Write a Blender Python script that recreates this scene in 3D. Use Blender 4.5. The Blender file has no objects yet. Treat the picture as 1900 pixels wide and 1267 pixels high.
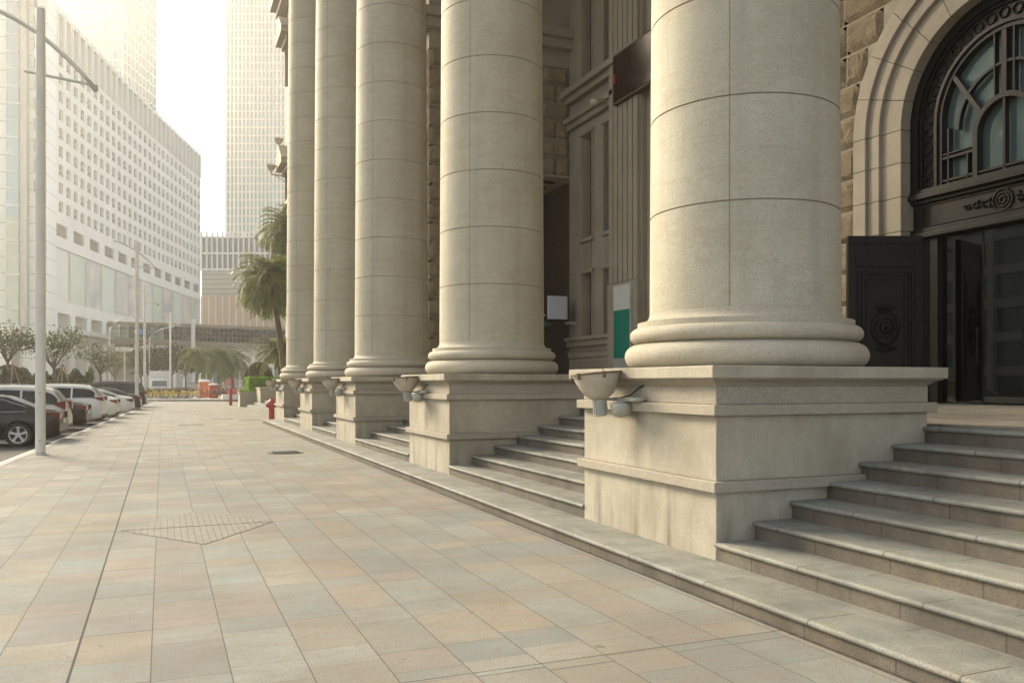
import bpy, bmesh, math, random
import numpy as np
from mathutils import Vector, Matrix
R = math.radians
PI = math.pi
random.seed(7)
SC = bpy.context.scene
COL = SC.collection

# ------------------------------------------------------------------ camera
EYE = 1.65
YAW = R(22.45)
SN, CS = math.sin(YAW), math.cos(YAW)
F = 1570.0                                   # focal length in pixels of the 1900 px wide photograph
cd = bpy.data.cameras.new('camera')
cam = bpy.data.objects.new('camera', cd)
COL.objects.link(cam)
cam.location = (0, 0, EYE)
cam.rotation_euler = (R(90), 0, -YAW)
cd.sensor_width = 36
cd.lens = 36 * F / 1900
cd.shift_y = 76.5 / 1900
cd.clip_start = 0.05
cd.clip_end = 4000
SC.camera = cam

# ------------------------------------------------------------------ light
SUN_EL, SUN_AZ = R(27), R(-30)               # azimuth measured from +Y towards +X
w = bpy.data.worlds.new('World')
SC.world = w
w.use_nodes = True
wn, wl = w.node_tree.nodes, w.node_tree.links
sky = wn.new('ShaderNodeTexSky')
sky.sky_type = 'NISHITA'
sky.sun_disc = False
sky.sun_elevation = SUN_EL
sky.sun_rotation = SUN_AZ
sky.air_density = 1.0
sky.dust_density = 2.0
sky.ozone_density = 1.0
hs = wn.new('ShaderNodeHueSaturation')
hs.inputs['Saturation'].default_value = 0.42
wl.new(sky.outputs[0], hs.inputs['Color'])
wl.new(hs.outputs[0], wn['Background'].inputs['Color'])
wn['Background'].inputs['Strength'].default_value = 0.12
sl = bpy.data.lights.new('sun', 'SUN')
sl.energy = 4.4
sl.angle = R(24)
sl.color = (1.0, 0.85, 0.61)
sun = bpy.data.objects.new('sun', sl)
COL.objects.link(sun)
sd = Vector((math.sin(SUN_AZ) * math.cos(SUN_EL), math.cos(SUN_AZ) * math.cos(SUN_EL), math.sin(SUN_EL)))
sun.rotation_euler = sd.to_track_quat('Z', 'Y').to_euler()
sun.location = (0, 0, 60)
SC.view_settings.view_transform = 'Standard'
SC.view_settings.look = 'None'
SC.view_settings.exposure = 1.48
SC.view_settings.gamma = 1.0
SC.cycles.max_bounces = 8
SC.cycles.volume_bounces = 1
HAZE = .00072

# ------------------------------------------------------------------ measuring helpers (a sighted direction meets a known plane)
def ray(u, v):
    a, b = (u - 950) / F, (710 - v) / F
    return Vector((SN + a * CS, CS - a * SN, b))
def atX(u, v, X):                             # point on the wall plane x = X
    d = ray(u, v); t = X / d.x
    return Vector((X, d.y * t, EYE + d.z * t))
def atY(u, v, Y):
    d = ray(u, v); t = Y / d.y
    return Vector((d.x * t, Y, EYE + d.z * t))
def atD(u, v, z):                             # at distance z along the viewing axis
    d = ray(u, v)
    return Vector((d.x * z, d.y * z, EYE + d.z * z))
def gnd(u, z):                                # ground point in that direction
    p = atD(u, 710, z); p.z = 0
    return p

# ------------------------------------------------------------------ mesh builder
class MB:
    def __init__(s): s.v = []; s.f = []; s.mi = []
    def add(s, vs, fs, m=0):
        o = len(s.v)
        s.v += [tuple(p) for p in vs]
        s.f += [tuple(i + o for i in f) for f in fs]
        s.mi += [m] * len(fs)
        return s
    def box(s, x0, y0, z0, x1, y1, z1, m=0, M=None):
        if x1 < x0: x0, x1 = x1, x0
        if y1 < y0: y0, y1 = y1, y0
        if z1 < z0: z0, z1 = z1, z0
        vs = [Vector(p) for p in ((x0,y0,z0),(x1,y0,z0),(x1,y1,z0),(x0,y1,z0),(x0,y0,z1),(x1,y0,z1),(x1,y1,z1),(x0,y1,z1))]
        if M: vs = [M @ p for p in vs]
        return s.add(vs, [(0,3,2,1),(4,5,6,7),(0,1,5,4),(1,2,6,5),(2,3,7,6),(3,0,4,7)], m)
    def quad(s, a, b, c, d, m=0): return s.add([a, b, c, d], [(0,1,2,3)], m)
    def lathe(s, prof, n=32, c=(0,0,0), M=None, m=0, cap=True):
        vs = []
        for (r, z) in prof:
            for i in range(n):
                a = 2 * PI * i / n
                p = Vector((r * math.cos(a), r * math.sin(a), z))
                if M: p = M @ p
                vs.append((p.x + c[0], p.y + c[1], p.z + c[2]))
        fs = []
        for j in range(len(prof) - 1):
            for i in range(n):
                k = (i + 1) % n
                fs.append((j*n+i, j*n+k, (j+1)*n+k, (j+1)*n+i))
        if cap:
            fs.append(tuple(range(n - 1, -1, -1)))
            fs.append(tuple((len(prof)-1)*n + i for i in range(n)))
        return s.add(vs, fs, m)
    def tube(s, pts, rad, n=8, m=0):
        pts = [Vector(p) for p in pts]
        if not isinstance(rad, (list, tuple)): rad = [rad] * len(pts)
        vs = []
        for i, p in enumerate(pts):
            t = (pts[min(i+1, len(pts)-1)] - pts[max(i-1, 0)])
            if t.length < 1e-6: t = Vector((0,0,1))
            t.normalize()
            ref = Vector((0,0,1)) if abs(t.z) < .9 else Vector((1,0,0))
            a = t.cross(ref).normalized(); b = t.cross(a)
            for k in range(n):
                g = 2 * PI * k / n
                vs.append(p + (a * math.cos(g) + b * math.sin(g)) * rad[i])
        fs = []
        for j in range(len(pts) - 1):
            for k in range(n):
                l = (k + 1) % n
                fs.append((j*n+k, j*n+l, (j+1)*n+l, (j+1)*n+k))
        fs.append(tuple(range(n-1, -1, -1)))
        fs.append(tuple((len(pts)-1)*n + k for k in range(n)))
        return s.add(vs, fs, m)
    def extrude(s, prof, axis, a0, a1, m=0):   # closed 2-D outline swept along an axis
        n = len(prof); vs = []
        for a in (a0, a1):
            for (p, q) in prof:
                vs.append({'x': (a, p, q), 'y': (p, a, q), 'z': (p, q, a)}[axis])
        fs = [(i, (i+1) % n, n + (i+1) % n, n + i) for i in range(n)]
        fs += [tuple(range(n-1, -1, -1)), tuple(range(n, 2*n))]
        return s.add(vs, fs, m)
    def build(s, name, mats, parent=None, smooth=False, loc=None, rz=0, bevel=0, fix=True):
        me = bpy.data.meshes.new(name)
        me.from_pydata(s.v, [], s.f)
        if not isinstance(mats, (list, tuple)): mats = [mats]
        for mm in mats: me.materials.append(mm)
        if any(s.mi): me.polygons.foreach_set('material_index', s.mi)
        if fix:
            bm = bmesh.new(); bm.from_mesh(me)
            bmesh.ops.recalc_face_normals(bm, faces=bm.faces)
            bm.to_mesh(me); bm.free()
        if smooth:
            me.polygons.foreach_set('use_smooth', [True] * len(me.polygons))
            if smooth is not True:
                me.set_sharp_from_angle(angle=R(smooth))
        me.update()
        o = bpy.data.objects.new(name, me)
        COL.objects.link(o)
        if parent: o.parent = parent
        if loc is not None: o.location = loc
        o.rotation_euler.z = rz
        if bevel:
            b = o.modifiers.new('bevel', 'BEVEL'); b.width = bevel; b.segments = 2; b.limit_method = 'ANGLE'
        return o

def split_mb(mb):
    par = list(range(len(mb.v)))
    def fd(i):
        while par[i] != i: par[i] = par[par[i]]; i = par[i]
        return i
    for f in mb.f:
        for q in f[1:]: par[fd(q)] = fd(f[0])
    out = {}
    for f, mi in zip(mb.f, mb.mi):
        g = out.setdefault(fd(f[0]), (MB(), {}))
        for q in f:
            if q not in g[1]: g[1][q] = len(g[0].v); g[0].v.append(mb.v[q])
        g[0].f.append(tuple(g[1][q] for q in f)); g[0].mi.append(mi)
    return [g[0] for g in out.values()]
def tag(o, label=None, cat=None, group=None, kind=None):
    if label: o['label'] = label
    if cat: o['category'] = cat
    if group: o['group'] = group
    if kind: o['kind'] = kind
    return o
def thing(name, label, cat, loc=(0,0,0), rz=0, group=None):
    o = bpy.data.objects.new(name, None)
    o.empty_display_size = .3
    COL.objects.link(o)
    o.location = loc; o.rotation_euler.z = rz
    return tag(o, label, cat, group)
def copy_tree(o, parent=None):
    c = o.copy(); COL.objects.link(c)
    if parent: c.parent = parent
    for ch in [k for k in o.children]: copy_tree(ch, c)
    return c

# ------------------------------------------------------------------ materials
class NT:
    def __init__(s, name):
        s.mat = bpy.data.materials.new(name); s.mat.use_nodes = True
        s.n = s.mat.node_tree.nodes; s.l = s.mat.node_tree.links
        s.b = s.n['Principled BSDF']
    def node(s, t, props=None, **ins):
        x = s.n.new('ShaderNode' + t)
        for k, v in (props or {}).items(): setattr(x, k, v)
        for k, v in ins.items():
            k = int(k[1:]) if k[0] == '_' and k[1:].isdigit() else k.replace('_', ' ')
            s.put(x.inputs[k], v)
        return x
    def put(s, sock, v):
        if isinstance(v, bpy.types.NodeSocket): s.l.new(v, sock)
        elif isinstance(v, bpy.types.Node): s.l.new(v.outputs[0], sock)
        else:
            if isinstance(v, tuple) and len(v) == 3 and sock.type == 'RGBA': v = v + (1,)
            sock.default_value = v
    def math(s, op, a, b=0.0, c=None):
        x = s.n.new('ShaderNodeMath'); x.operation = op
        s.put(x.inputs[0], a); s.put(x.inputs[1], b)
        if c is not None: s.put(x.inputs[2], c)
        return x.outputs[0]
    def mix(s, f, a, b, blend='MIX'):
        x = s.n.new('ShaderNodeMix'); x.data_type = 'RGBA'; x.blend_type = blend
        s.put(x.inputs[0], f); s.put(x.inputs[6], a); s.put(x.inputs[7], b)
        return x.outputs[2]
    def ramp(s, f, stops):
        x = s.n.new('ShaderNodeValToRGB'); s.put(x.inputs[0], f)
        e = x.color_ramp.elements
        while len(e) < len(stops): e.new(.5)
        for i, (p, c) in enumerate(stops):
            e[i].position = p; e[i].color = (c, c, c, 1) if not isinstance(c, tuple) else c + (1,)
        return x.outputs[0]
    def pos(s): return s.node('NewGeometry').outputs['Position']
    def obj(s): return s.node('TexCoord').outputs['Object']
    def scale(s, v, sc): return s.node('Mapping', None, Vector=v, Scale=sc).outputs[0]
    def noise(s, v, sc, det=4.0, rough=.55): return s.node('TexNoise', None, Vector=v, Scale=sc, Detail=det, Roughness=rough).outputs[0]
    def sep(s, v): return s.node('SeparateXYZ', None, Vector=v).outputs
    def comb(s, x=0.0, y=0.0, z=0.0): return s.node('CombineXYZ', None, X=x, Y=y, Z=z).outputs[0]
    def white(s, v): return s.node('TexWhiteNoise', {'noise_dimensions': '3D'}, Vector=v).outputs
    def bump(s, h, dist=.01, st=.5):
        s.put(s.b.inputs['Normal'], s.node('Bump', None, Height=h, Distance=dist, Strength=st))
    def out(s, col, rough=.6, metal=0.0):
        s.put(s.b.inputs['Base Color'], col); s.put(s.b.inputs['Roughness'], rough); s.put(s.b.inputs['Metallic'], metal)
        return s.mat

def plain(name, c, rough=.5, metal=0.0, var=.18, sc=4.0):
    t = NT(name)
    n = t.noise(t.pos(), sc)
    dk = tuple(x * (1 - var) for x in c); lt = tuple(min(1, x * (1 + var * .6)) for x in c)
    return t.out(t.mix(t.ramp(n, [(.3, 0.0), (.7, 1.0)]), dk, lt), rough, metal)
def glassy(name, c, rough=.06, spec=.9, metal=0.0):
    t = NT(name)
    t.put(t.b.inputs['Specular IOR Level'], spec)
    return t.out(c, rough, metal)
def emit(name, c, st):
    t = NT(name)
    t.put(t.b.inputs['Emission Color'], c); t.put(t.b.inputs['Emission Strength'], st)
    return t.out(c, .4)

GS, PS = 1.0, (.68, .735, .765)                            # overall stone albedo
def granite(name, c, streak=0.0, joints=None, speck=1.0):
    c = tuple(v * GS for v in c)
    """speckled granite; streak = rain stains running down; joints='drum' for column drums"""
    t = NT(name)
    P = t.pos()
    big = t.noise(P, .9, 5.0)
    mid = t.noise(P, 7.0, 6.0, .65)
    fine = t.noise(P, 85.0, 3.0, .7)
    col = t.mix(t.ramp(big, [(.3, 0.0), (.7, 1.0)]), tuple(x * y for x, y in zip(c, (.86, .85, .80))), tuple(x * y for x, y in zip(c, (1.07, 1.07, 1.08))))
    col = t.mix(t.ramp(mid, [(.35, .22), (.65, 0.0)]), col, tuple(x * y for x, y in zip(c, (.66, .60, .50))))
    col = t.mix(t.ramp(fine, [(.36, .48 * speck), (.52, 0.0)]), col, tuple(x * y for x, y in zip(c, (.36, .33, .28))))
    col = t.mix(t.ramp(fine, [(.58, 0.0), (.70, .45 * speck)]), col, tuple(min(1, x * 1.25) for x in c))
    bh = fine
    if streak:
        O = t.obj()
        s1 = t.noise(t.scale(O, (5.0, 5.0, .35)), 1.0, 4.0)
        zz = t.sep(O)[2]
        low = t.ramp(t.math('MULTIPLY', zz, .5), [(.0, 1.0), (.10, .9), (.36, .12), (.75, .05), (.9, .25)])
        s3 = t.noise(t.scale(O, (26.0, 26.0, .9)), 1.0, 5.0, .7)
        low = t.math('MULTIPLY', low, t.ramp(s3, [(.34, .25), (.60, 1.0)]))
        f = t.math('MULTIPLY', t.ramp(s1, [(.48, 0.0), (.68, 1.0)]), low)
        col = t.mix(t.math('MULTIPLY', f, streak), col, (.085, .072, .055))
    if streak > .9:
        ox, oy, oz = t.sep(O)
        d = t.math('ABSOLUTE', t.math('SUBTRACT', t.math('ADD', oy, t.math('MULTIPLY', t.math('SUBTRACT', mid, .5), .22)), .08))
        f = t.math('MULTIPLY', t.ramp(d, [(.02, 1.0), (.20, 0.0)]), t.math('MULTIPLY', t.ramp(oz, [(.70, .1), (1.0, 1.0)]), t.math('LESS_THAN', ox, -1.1)))
        col = t.mix(t.math('MULTIPLY', f, .62), col, (.10, .085, .065))
        gr = t.noise(t.scale(P, (1.0, 1.0, .6)), 1.3, 6.0, .65)
        col = t.mix(t.ramp(gr, [(.38, .45), (.58, 0.0)]), col, (.20, .165, .12))
    if joints == 'drum':
        O = t.obj(); x, y, z = t.sep(O)
        ang = t.math('ARCTAN2', y, x)
        seam = t.math('ABSOLUTE', t.math('COSINE', t.math('MULTIPLY', ang, 2.0)))
        seam = t.math('LESS_THAN', seam, .0135)
        zh = t.math('DIVIDE', t.math('SUBTRACT', z, .572), .985)
        fr = t.math('FRACT', zh)
        ring = t.math('LESS_THAN', t.math('ABSOLUTE', t.math('SUBTRACT', fr, .5)), 2)   # always one, keeps the chain simple
        ring = t.math('LESS_THAN', fr, .0105)
        up = t.math('GREATER_THAN', z, .75)
        j = t.math('MAXIMUM', seam, t.math('MULTIPLY', ring, up))
        cell = t.comb(t.math('FLOOR', zh), t.math('FLOOR', t.math('DIVIDE', t.math('ADD', ang, PI / 4), PI / 2)), t.node('ObjectInfo').outputs['Random'])
        wv = t.white(cell)
        col = t.mix(t.math('MULTIPLY', wv[0], .30), col, tuple(x * y for x, y in zip(c, (.74, .70, .60))))
        ws = t.noise(t.scale(O, (4.0, 4.0, .16)), 1.0, 5.0, .6)
        col = t.mix(t.ramp(ws, [(.50, 0.0), (.68, .30)]), col, tuple(v * .55 for v in c))
        # faint veins in the blocks
        vein = t.noise(t.scale(O, (.5, .5, 2.2)), 1.1, 6.0, .7)
        col = t.mix(t.ramp(vein, [(.47, 0.0), (.5, .22), (.53, 0.0)]), col, (.30, .22, .13))
        col = t.mix(t.math('MULTIPLY', j, .62), col, (.13, .092, .06))
        bh = t.math('SUBTRACT', fine, t.math('MULTIPLY', j, 2.0))
    t.bump(bh, .004, .45)
    return t.out(col, .78)

def paving():
    t = NT('paving_granite')
    P = t.pos(); x, y, z = t.sep(P)
    W = .424
    cx = t.math('DIVIDE', t.math('ADD', x, .485), W)
    row = t.math('FLOOR', cx); fx = t.math('FRACT', cx)
    rn = t.white(t.comb(row, 3.3, 1.0))[0]
    yy = t.math('DIVIDE', t.math('SUBTRACT', y, 4.535), 5.885)      # bays between the long cross joints
    bay = t.math('FLOOR', yy); fb = t.math('FRACT', yy)
    rn2 = t.white(t.comb(row, bay, 7.0))[0]
    # unequal slab lengths: a warped coordinate
    wy = t.math('ADD', t.math('MULTIPLY', fb, 11.0), t.math('MULTIPLY', t.math('SINE', t.math('ADD', t.math('MULTIPLY', fb, 34.0), t.math('MULTIPLY', rn2, 6.28))), .22))
    wy = t.math('ADD', wy, rn2)
    sl_ = t.math('FLOOR', wy); fy = t.math('FRACT', wy)
    idv = t.comb(row, t.math('ADD', sl_, t.math('MULTIPLY', bay, 17.0)), .5)
    r1, rc = t.white(idv)
    # joints
    ex = t.math('MULTIPLY', t.math('MINIMUM', fx, t.math('SUBTRACT', 1.0, fx)), W)
    ey = t.math('MULTIPLY', t.math('MINIMUM', fy, t.math('SUBTRACT', 1.0, fy)), .53)
    eb = t.math('MULTIPLY', t.math('MINIMUM', fb, t.math('SUBTRACT', 1.0, fb)), 5.885)
    jx = t.math('LESS_THAN', ex, .0032); jy = t.math('LESS_THAN', ey, .0028); jb = t.math('LESS_THAN', eb, .005)
    jm = t.math('LESS_THAN', t.math('ABSOLUTE', t.math('ADD', x, .485)), .008)
    # slab colours
    pal = t.node('ValToRGB'); pal.color_ramp.interpolation = 'CONSTANT'
    cols = [(.0, (.44, .48, .43)), (.24, (.52, .51, .43)), (.42, (.37, .43, .40)), (.56, (.54, .46, .34)), (.70, (.50, .38, .31)), (.82, (.55, .42, .27)), (.91, (.40, .37, .34))]
    e = pal.color_ramp.elements
    while len(e) < len(cols): e.new(.5)
    for i, (p, c) in enumerate(cols): e[i].position = p; e[i].color = c + (1,)
    t.put(pal.inputs[0], r1)
    warm = t.node('ValToRGB'); warm.color_ramp.interpolation = 'CONSTANT'
    colw = [(.0, (.42, .44, .36)), (.18, (.49, .40, .28)), (.40, (.34, .38, .34)), (.58, (.50, .37, .235)), (.76, (.46, .31, .22)), (.88, (.42, .41, .33))]
    e = warm.color_ramp.elements
    while len(e) < len(colw): e.new(.5)
    for i, (p, c) in enumerate(colw): e[i].position = p; e[i].color = c + (1,)
    t.put(warm.inputs[0], r1)
    right = t.ramp(t.math('DIVIDE', t.math('ADD', x, t.math('MULTIPLY', t.white(idv)[0], 1.2)), 4.0), [(.25, 0.0), (.75, 1.0)])
    col = t.mix(right, pal.outputs[0], warm.outputs[0])
    grey = t.white(t.comb(row, t.math('ADD', sl_, t.math('MULTIPLY', bay, 17.0)), 4.5))[0]
    col = t.mix(t.math('MULTIPLY', grey, .35), col, (.46, .40, .36))
    # sedimentary banding inside each slab, shifted per slab
    off = t.node('VectorMath', {'operation': 'MULTIPLY'}, _0=rc, _1=(9.0, 9.0, 9.0)).outputs[0]
    Q = t.node('VectorMath', {'operation': 'ADD'}, _0=t.scale(P, (1.3, 5.2, 1.0)), _1=off).outputs[0]
    b1 = t.noise(Q, 1.3, 6.0, .62)
    col = t.mix(t.ramp(b1, [(.38, .55), (.56, 0.0)]), col, t.mix(r1, (.49, .385, .285), (.39, .40, .365)))
    col = t.mix(t.ramp(b1, [(.60, 0.0), (.74, .5)]), col, (.40, .41, .36))
    fine = t.noise(P, 70.0, 3.0, .7)
    col = t.mix(t.ramp(fine, [(.36, .55), (.52, 0.0)]), col, (.16, .145, .12))
    col = t.mix(t.ramp(fine, [(.58, 0.0), (.70, .28)]), col, (.60, .58, .52))
    r2 = t.white(t.comb(row, t.math('ADD', sl_, t.math('MULTIPLY', bay, 17.0)), 9.5))[0]
    col = t.mix(t.math('MULTIPLY', r2, .46), col, (.30, .265, .225))
    gum = t.node('TexVoronoi', None, Vector=P, Scale=2.6).outputs['Distance']
    col = t.mix(t.ramp(gum, [(.030, .5), (.045, 0.0)]), col, (.15, .135, .12))
    vein = t.noise(t.node('VectorMath', {'operation': 'ADD'}, _0=t.scale(P, (1.0, 2.4, 1.0)), _1=off).outputs[0], 1.7, 7.0, .7)
    col = t.mix(t.ramp(vein, [(.475, 0.0), (.5, .42), (.525, 0.0)]), col, (.36, .215, .13))
    dirt = t.noise(P, .8, 6.0, .6)
    col = t.mix(t.ramp(dirt, [(.40, .45), (.62, 0.0)]), col, (.24, .205, .165))
    spot = t.noise(P, 5.0, 2.0, .5)
    col = t.mix(t.ramp(spot, [(.235, .45), (.27, 0.0)]), col, (.12, .10, .085))
    col = t.mix(t.math('MULTIPLY', jx, .85), col, (.10, .09, .075))
    col = t.mix(t.math('MULTIPLY', jy, .75), col, (.12, .105, .085))
    col = t.mix(t.math('MULTIPLY', t.math('MAXIMUM', jb, jm), .85), col, (.045, .042, .036))
    ja = t.math('MAXIMUM', t.math('MAXIMUM', jx, jy), t.math('MAXIMUM', jb, jm))
    t.bump(t.math('SUBTRACT', t.math('MULTIPLY', fine, .7), ja), .006, .5)
    col = t.node('HueSaturation', None, Saturation=.86, Color=col).outputs[0]
    col = t.mix(1.0, col, PS, 'MULTIPLY')
    t.put(t.b.inputs['Specular IOR Level'], .22)
    return t.out(col, t.math('ADD', .66, t.math('MULTIPLY', b1, .25)))

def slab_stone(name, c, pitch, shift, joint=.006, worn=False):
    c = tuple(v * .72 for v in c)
    t = NT(name)
    P = t.pos(); x, y, z = t.sep(P)
    k = t.math('FLOOR', t.math('DIVIDE', t.math('SUBTRACT', x, 3.80), .40))
    yy = t.math('DIVIDE', t.math('ADD', y, t.math('ADD', shift, t.math('MULTIPLY', t.math('FRACT', t.math('MULTIPLY', k, .377)), pitch))), pitch)
    r1, rc = t.white(t.comb(t.math('FLOOR', yy), k, 2.0))
    fy = t.math('FRACT', yy)
    e = t.math('MULTIPLY', t.math('MINIMUM', fy, t.math('SUBTRACT', 1.0, fy)), pitch)
    j = t.math('LESS_THAN', e, joint)
    off = t.node('VectorMath', {'operation': 'MULTIPLY'}, _0=rc, _1=(7.0, 7.0, 7.0)).outputs[0]
    Q = t.node('VectorMath', {'operation': 'ADD'}, _0=t.scale(P, (3.4, 1.1, 2.0)), _1=off).outputs[0]
    b1 = t.noise(Q, 1.6, 6.0, .6); fine = t.noise(P, 80.0, 3.0, .7)
    col = t.mix(r1, tuple(v * .88 for v in c), tuple(v * 1.08 for v in c))
    col = t.mix(t.ramp(b1, [(.40, .5), (.6, 0.0)]), col, (c[0] * .95, c[1] * .80, c[2] * .62))
    col = t.mix(t.ramp(fine, [(.36, .6), (.52, 0.0)]), col, tuple(v * .36 for v in c))
    col = t.mix(t.ramp(fine, [(.58, 0.0), (.70, .35)]), col, tuple(min(1, v * 1.4) for v in c))
    drt = t.noise(t.scale(P, (1.0, 1.0, .5)), 1.9, 6.0, .65)
    col = t.mix(t.ramp(drt, [(.36, .75), (.58, 0.0)]), col, tuple(v * .45 for v in c))
    tr2 = t.noise(t.scale(P, (1.0, .35, 1.0)), 6.0, 5.0, .6)
    col = t.mix(t.ramp(tr2, [(.55, 0.0), (.75, .4)]), col, tuple(min(1, v * 1.35) for v in c))
    col = t.mix(t.math('MULTIPLY', j, .75), col, (.045, .038, .03))
    t.bump(t.math('SUBTRACT', fine, t.math('MULTIPLY', j, 2.0)), .004, .5)
    return t.out(col, .7)

def rock(name, c):
    t = NT(name); P = t.pos()
    n1 = t.noise(P, 2.2, 6.0, .6); n2 = t.noise(P, 14.0, 6.0, .7)
    col = t.mix(t.ramp(n1, [(.3, 0.0), (.7, 1.0)]), tuple(x * y for x, y in zip(c, (.70, .64, .56))), tuple(x * 1.1 for x in c))
    col = t.mix(t.ramp(n2, [(.35, .5), (.6, 0.0)]), col, tuple(x * y for x, y in zip(c, (.5, .45, .38))))
    t.bump(t.math('ADD', n1, n2), .05, .8)
    return t.out(col, .85)

def leafy(name, c1, c2, rough=.55):
    t = NT(name)
    r = t.noise(t.pos(), 3.0, 3.0)
    i = t.white(t.scale(t.pos(), (6.0, 6.0, 6.0)))[0]
    col = t.mix(t.ramp(r, [(.35, 0.0), (.65, 1.0)]), c1, c2)
    t.put(t.b.inputs['Transmission Weight'], 0.0)
    m = t.out(col, rough)
    # leaves let some light through
    tr = t.node('BsdfTranslucent', None, Color=col)
    mx = t.node('MixShader', None, _0=.35, _1=t.b.outputs[0], _2=tr)
    t.l.new(mx.outputs[0], t.n['Material Output'].inputs['Surface'])
    return m

M = {}
M['column'] = granite('column_granite', (.475, .452, .365), joints='drum')
M['base'] = granite('column_base_granite', (.445, .41, .33), streak=.25)
M['pedestal'] = granite('pedestal_granite', (.445, .415, .335), streak=1.0)
M['band'] = granite('band_granite', (.37, .335, .275), streak=.0)
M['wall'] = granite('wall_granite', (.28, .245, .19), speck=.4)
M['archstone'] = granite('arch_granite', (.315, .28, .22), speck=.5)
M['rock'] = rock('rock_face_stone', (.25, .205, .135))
M['paving'] = paving()
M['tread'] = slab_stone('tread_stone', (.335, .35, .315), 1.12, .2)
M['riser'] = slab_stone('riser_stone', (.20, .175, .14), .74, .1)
M['landing'] = slab_stone('landing_stone', (.36, .34, .29), .9, .1)
M['asphalt'] = plain('asphalt', (.055, .055, .055), .85, var=.3, sc=30)
M['ground'] = plain('far_ground', (.17, .165, .15), .9, var=.2, sc=.4)
M['kerb'] = plain('kerb_stone', (.34, .34, .31), .75, sc=6)
M['white_line'] = plain('road_paint', (.72, .72, .68), .6)
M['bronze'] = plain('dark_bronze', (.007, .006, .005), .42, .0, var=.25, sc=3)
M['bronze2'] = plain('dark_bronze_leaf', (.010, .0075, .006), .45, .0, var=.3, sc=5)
for k_ in ('bronze', 'bronze2'):
    M[k_].node_tree.nodes['Principled BSDF'].inputs['Specular IOR Level'].default_value = .22
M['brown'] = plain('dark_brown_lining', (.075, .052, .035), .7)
M['ceil'] = plain('plaster_ceiling', (.45, .40, .32), .8)
M['slot'] = glassy('dark_window_glass', (.035, .030, .026), .1)
M['pane'] = glassy('fanlight_glass', (.20, .27, .265), .03, 1.0, .65)
M['lampmetal'] = plain('lamp_cast_metal', (.46, .42, .33), .45, .1, var=.14, sc=9)
M['lampmetal2'] = plain('lamp_grey_metal', (.38, .38, .33), .5, .1, var=.12, sc=9)
M['rust'] = plain('rusty_rim', (.13, .085, .055), .8)
M['polemetal'] = plain('painted_pole', (.64, .62, .54), .45, .0, var=.08, sc=2)
M['red'] = plain('red_hydrant_paint', (.36, .035, .018), .45, var=.25, sc=12)
M['iron'] = plain('cast_iron', (.13, .13, .12), .6, .5, sc=20)
M['green_sign'] = plain('green_sign_face', (.010, .185, .130), .4, var=.06)
M['white_sign'] = plain('white_sign_face', (.52, .55, .52), .4, var=.05)
M['sign_frame'] = plain('sign_frame', (.42, .42, .40), .4, .3)
M['led'] = glassy('display_face', (.022, .008, .007), .25, .5)
M['black'] = plain('black_plastic', (.018, .017, .016), .5)
M['lightbox'] = plain('lightbox_face', (.50, .51, .56), .35, var=.03)
M['concrete'] = plain('white_cladding', (.74, .72, .66), .6, var=.06, sc=.3)
M['concrete2'] = plain('white_tile_cladding', (.70, .70, .66), .45, var=.06, sc=.3)
M['winpane'] = glassy('office_window_glass', (.11, .105, .085), .12, .8)
M['frame'] = plain('pale_frame', (.58, .56, .50), .5)
M['louvre'] = plain('louvre_slats', (.20, .18, .15), .6)
M['bluglass'] = glassy('blue_curtain_wall', (.10, .22, .26), .08, 1.0)
M['dkglass'] = glassy('dark_teal_glass', (.07, .10, .10), .06, 1.0)
M['mullion'] = plain('mullion_metal', (.62, .63, .60), .5)
M['tan'] = plain('tan_panel', (.40, .29, .20), .6)
M['grey_panel'] = plain('grey_panel', (.36, .35, .31), .6)
M['bridge'] = plain('bridge_beam', (.30, .25, .19), .6)
M['trunk'] = plain('bark', (.13, .095, .065), .9, var=.4, sc=14)
M['leaf'] = leafy('tree_leaves', (.028, .055, .016), (.06, .095, .026))
M['dleaf'] = leafy('dark_leaves', (.018, .030, .014), (.035, .052, .022))
M['palm'] = leafy('palm_leaves', (.085, .12, .022), (.18, .20, .045))
M['hedge'] = leafy('bright_hedge_leaves', (.13, .26, .03), (.22, .38, .05))
M['topiary'] = leafy('topiary_leaves', (.040, .050, .018), (.075, .080, .03))
M['flower'] = leafy('pink_flowers', (.42, .07, .11), (.55, .16, .18))
M['tyre'] = plain('tyre_rubber', (.018, .017, .016), .8)
M['rim'] = plain('alloy_rim', (.55, .55, .53), .3, .8)
M['carglass'] = glassy('car_glass', (.010, .009, .008), .04, .45)
M['tail'] = glassy('tail_light_lens', (.13, .006, .008), .12, .6)
M['chrome'] = plain('chrome', (.60, .60, .58), .15, 1.0)
def paint(name, c):
    t = NT(name)
    t.put(t.b.inputs['Coat Weight'], .2); t.put(t.b.inputs['Coat Roughness'], .06); t.put(t.b.inputs['Specular IOR Level'], .3)
    n = t.noise(t.pos(), 6.0)
    return t.out(t.mix(n, tuple(v * .93 for v in c), c), .32, .0)
M['paint_black'] = paint('brown_black_car_paint', (.012, .007, .006))
M['paint_white'] = paint('white_car_paint', (.66, .67, .64))
M['paint_silver'] = paint('silver_white_car_paint', (.58, .59, .55))
M['yellow'] = plain('yellow_bike_paint', (.66, .47, .02), .4)
M['orange'] = plain('orange_barrier', (.62, .16, .04), .5)
M['blue'] = plain('blue_sign', (.10, .34, .70), .4)
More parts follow.
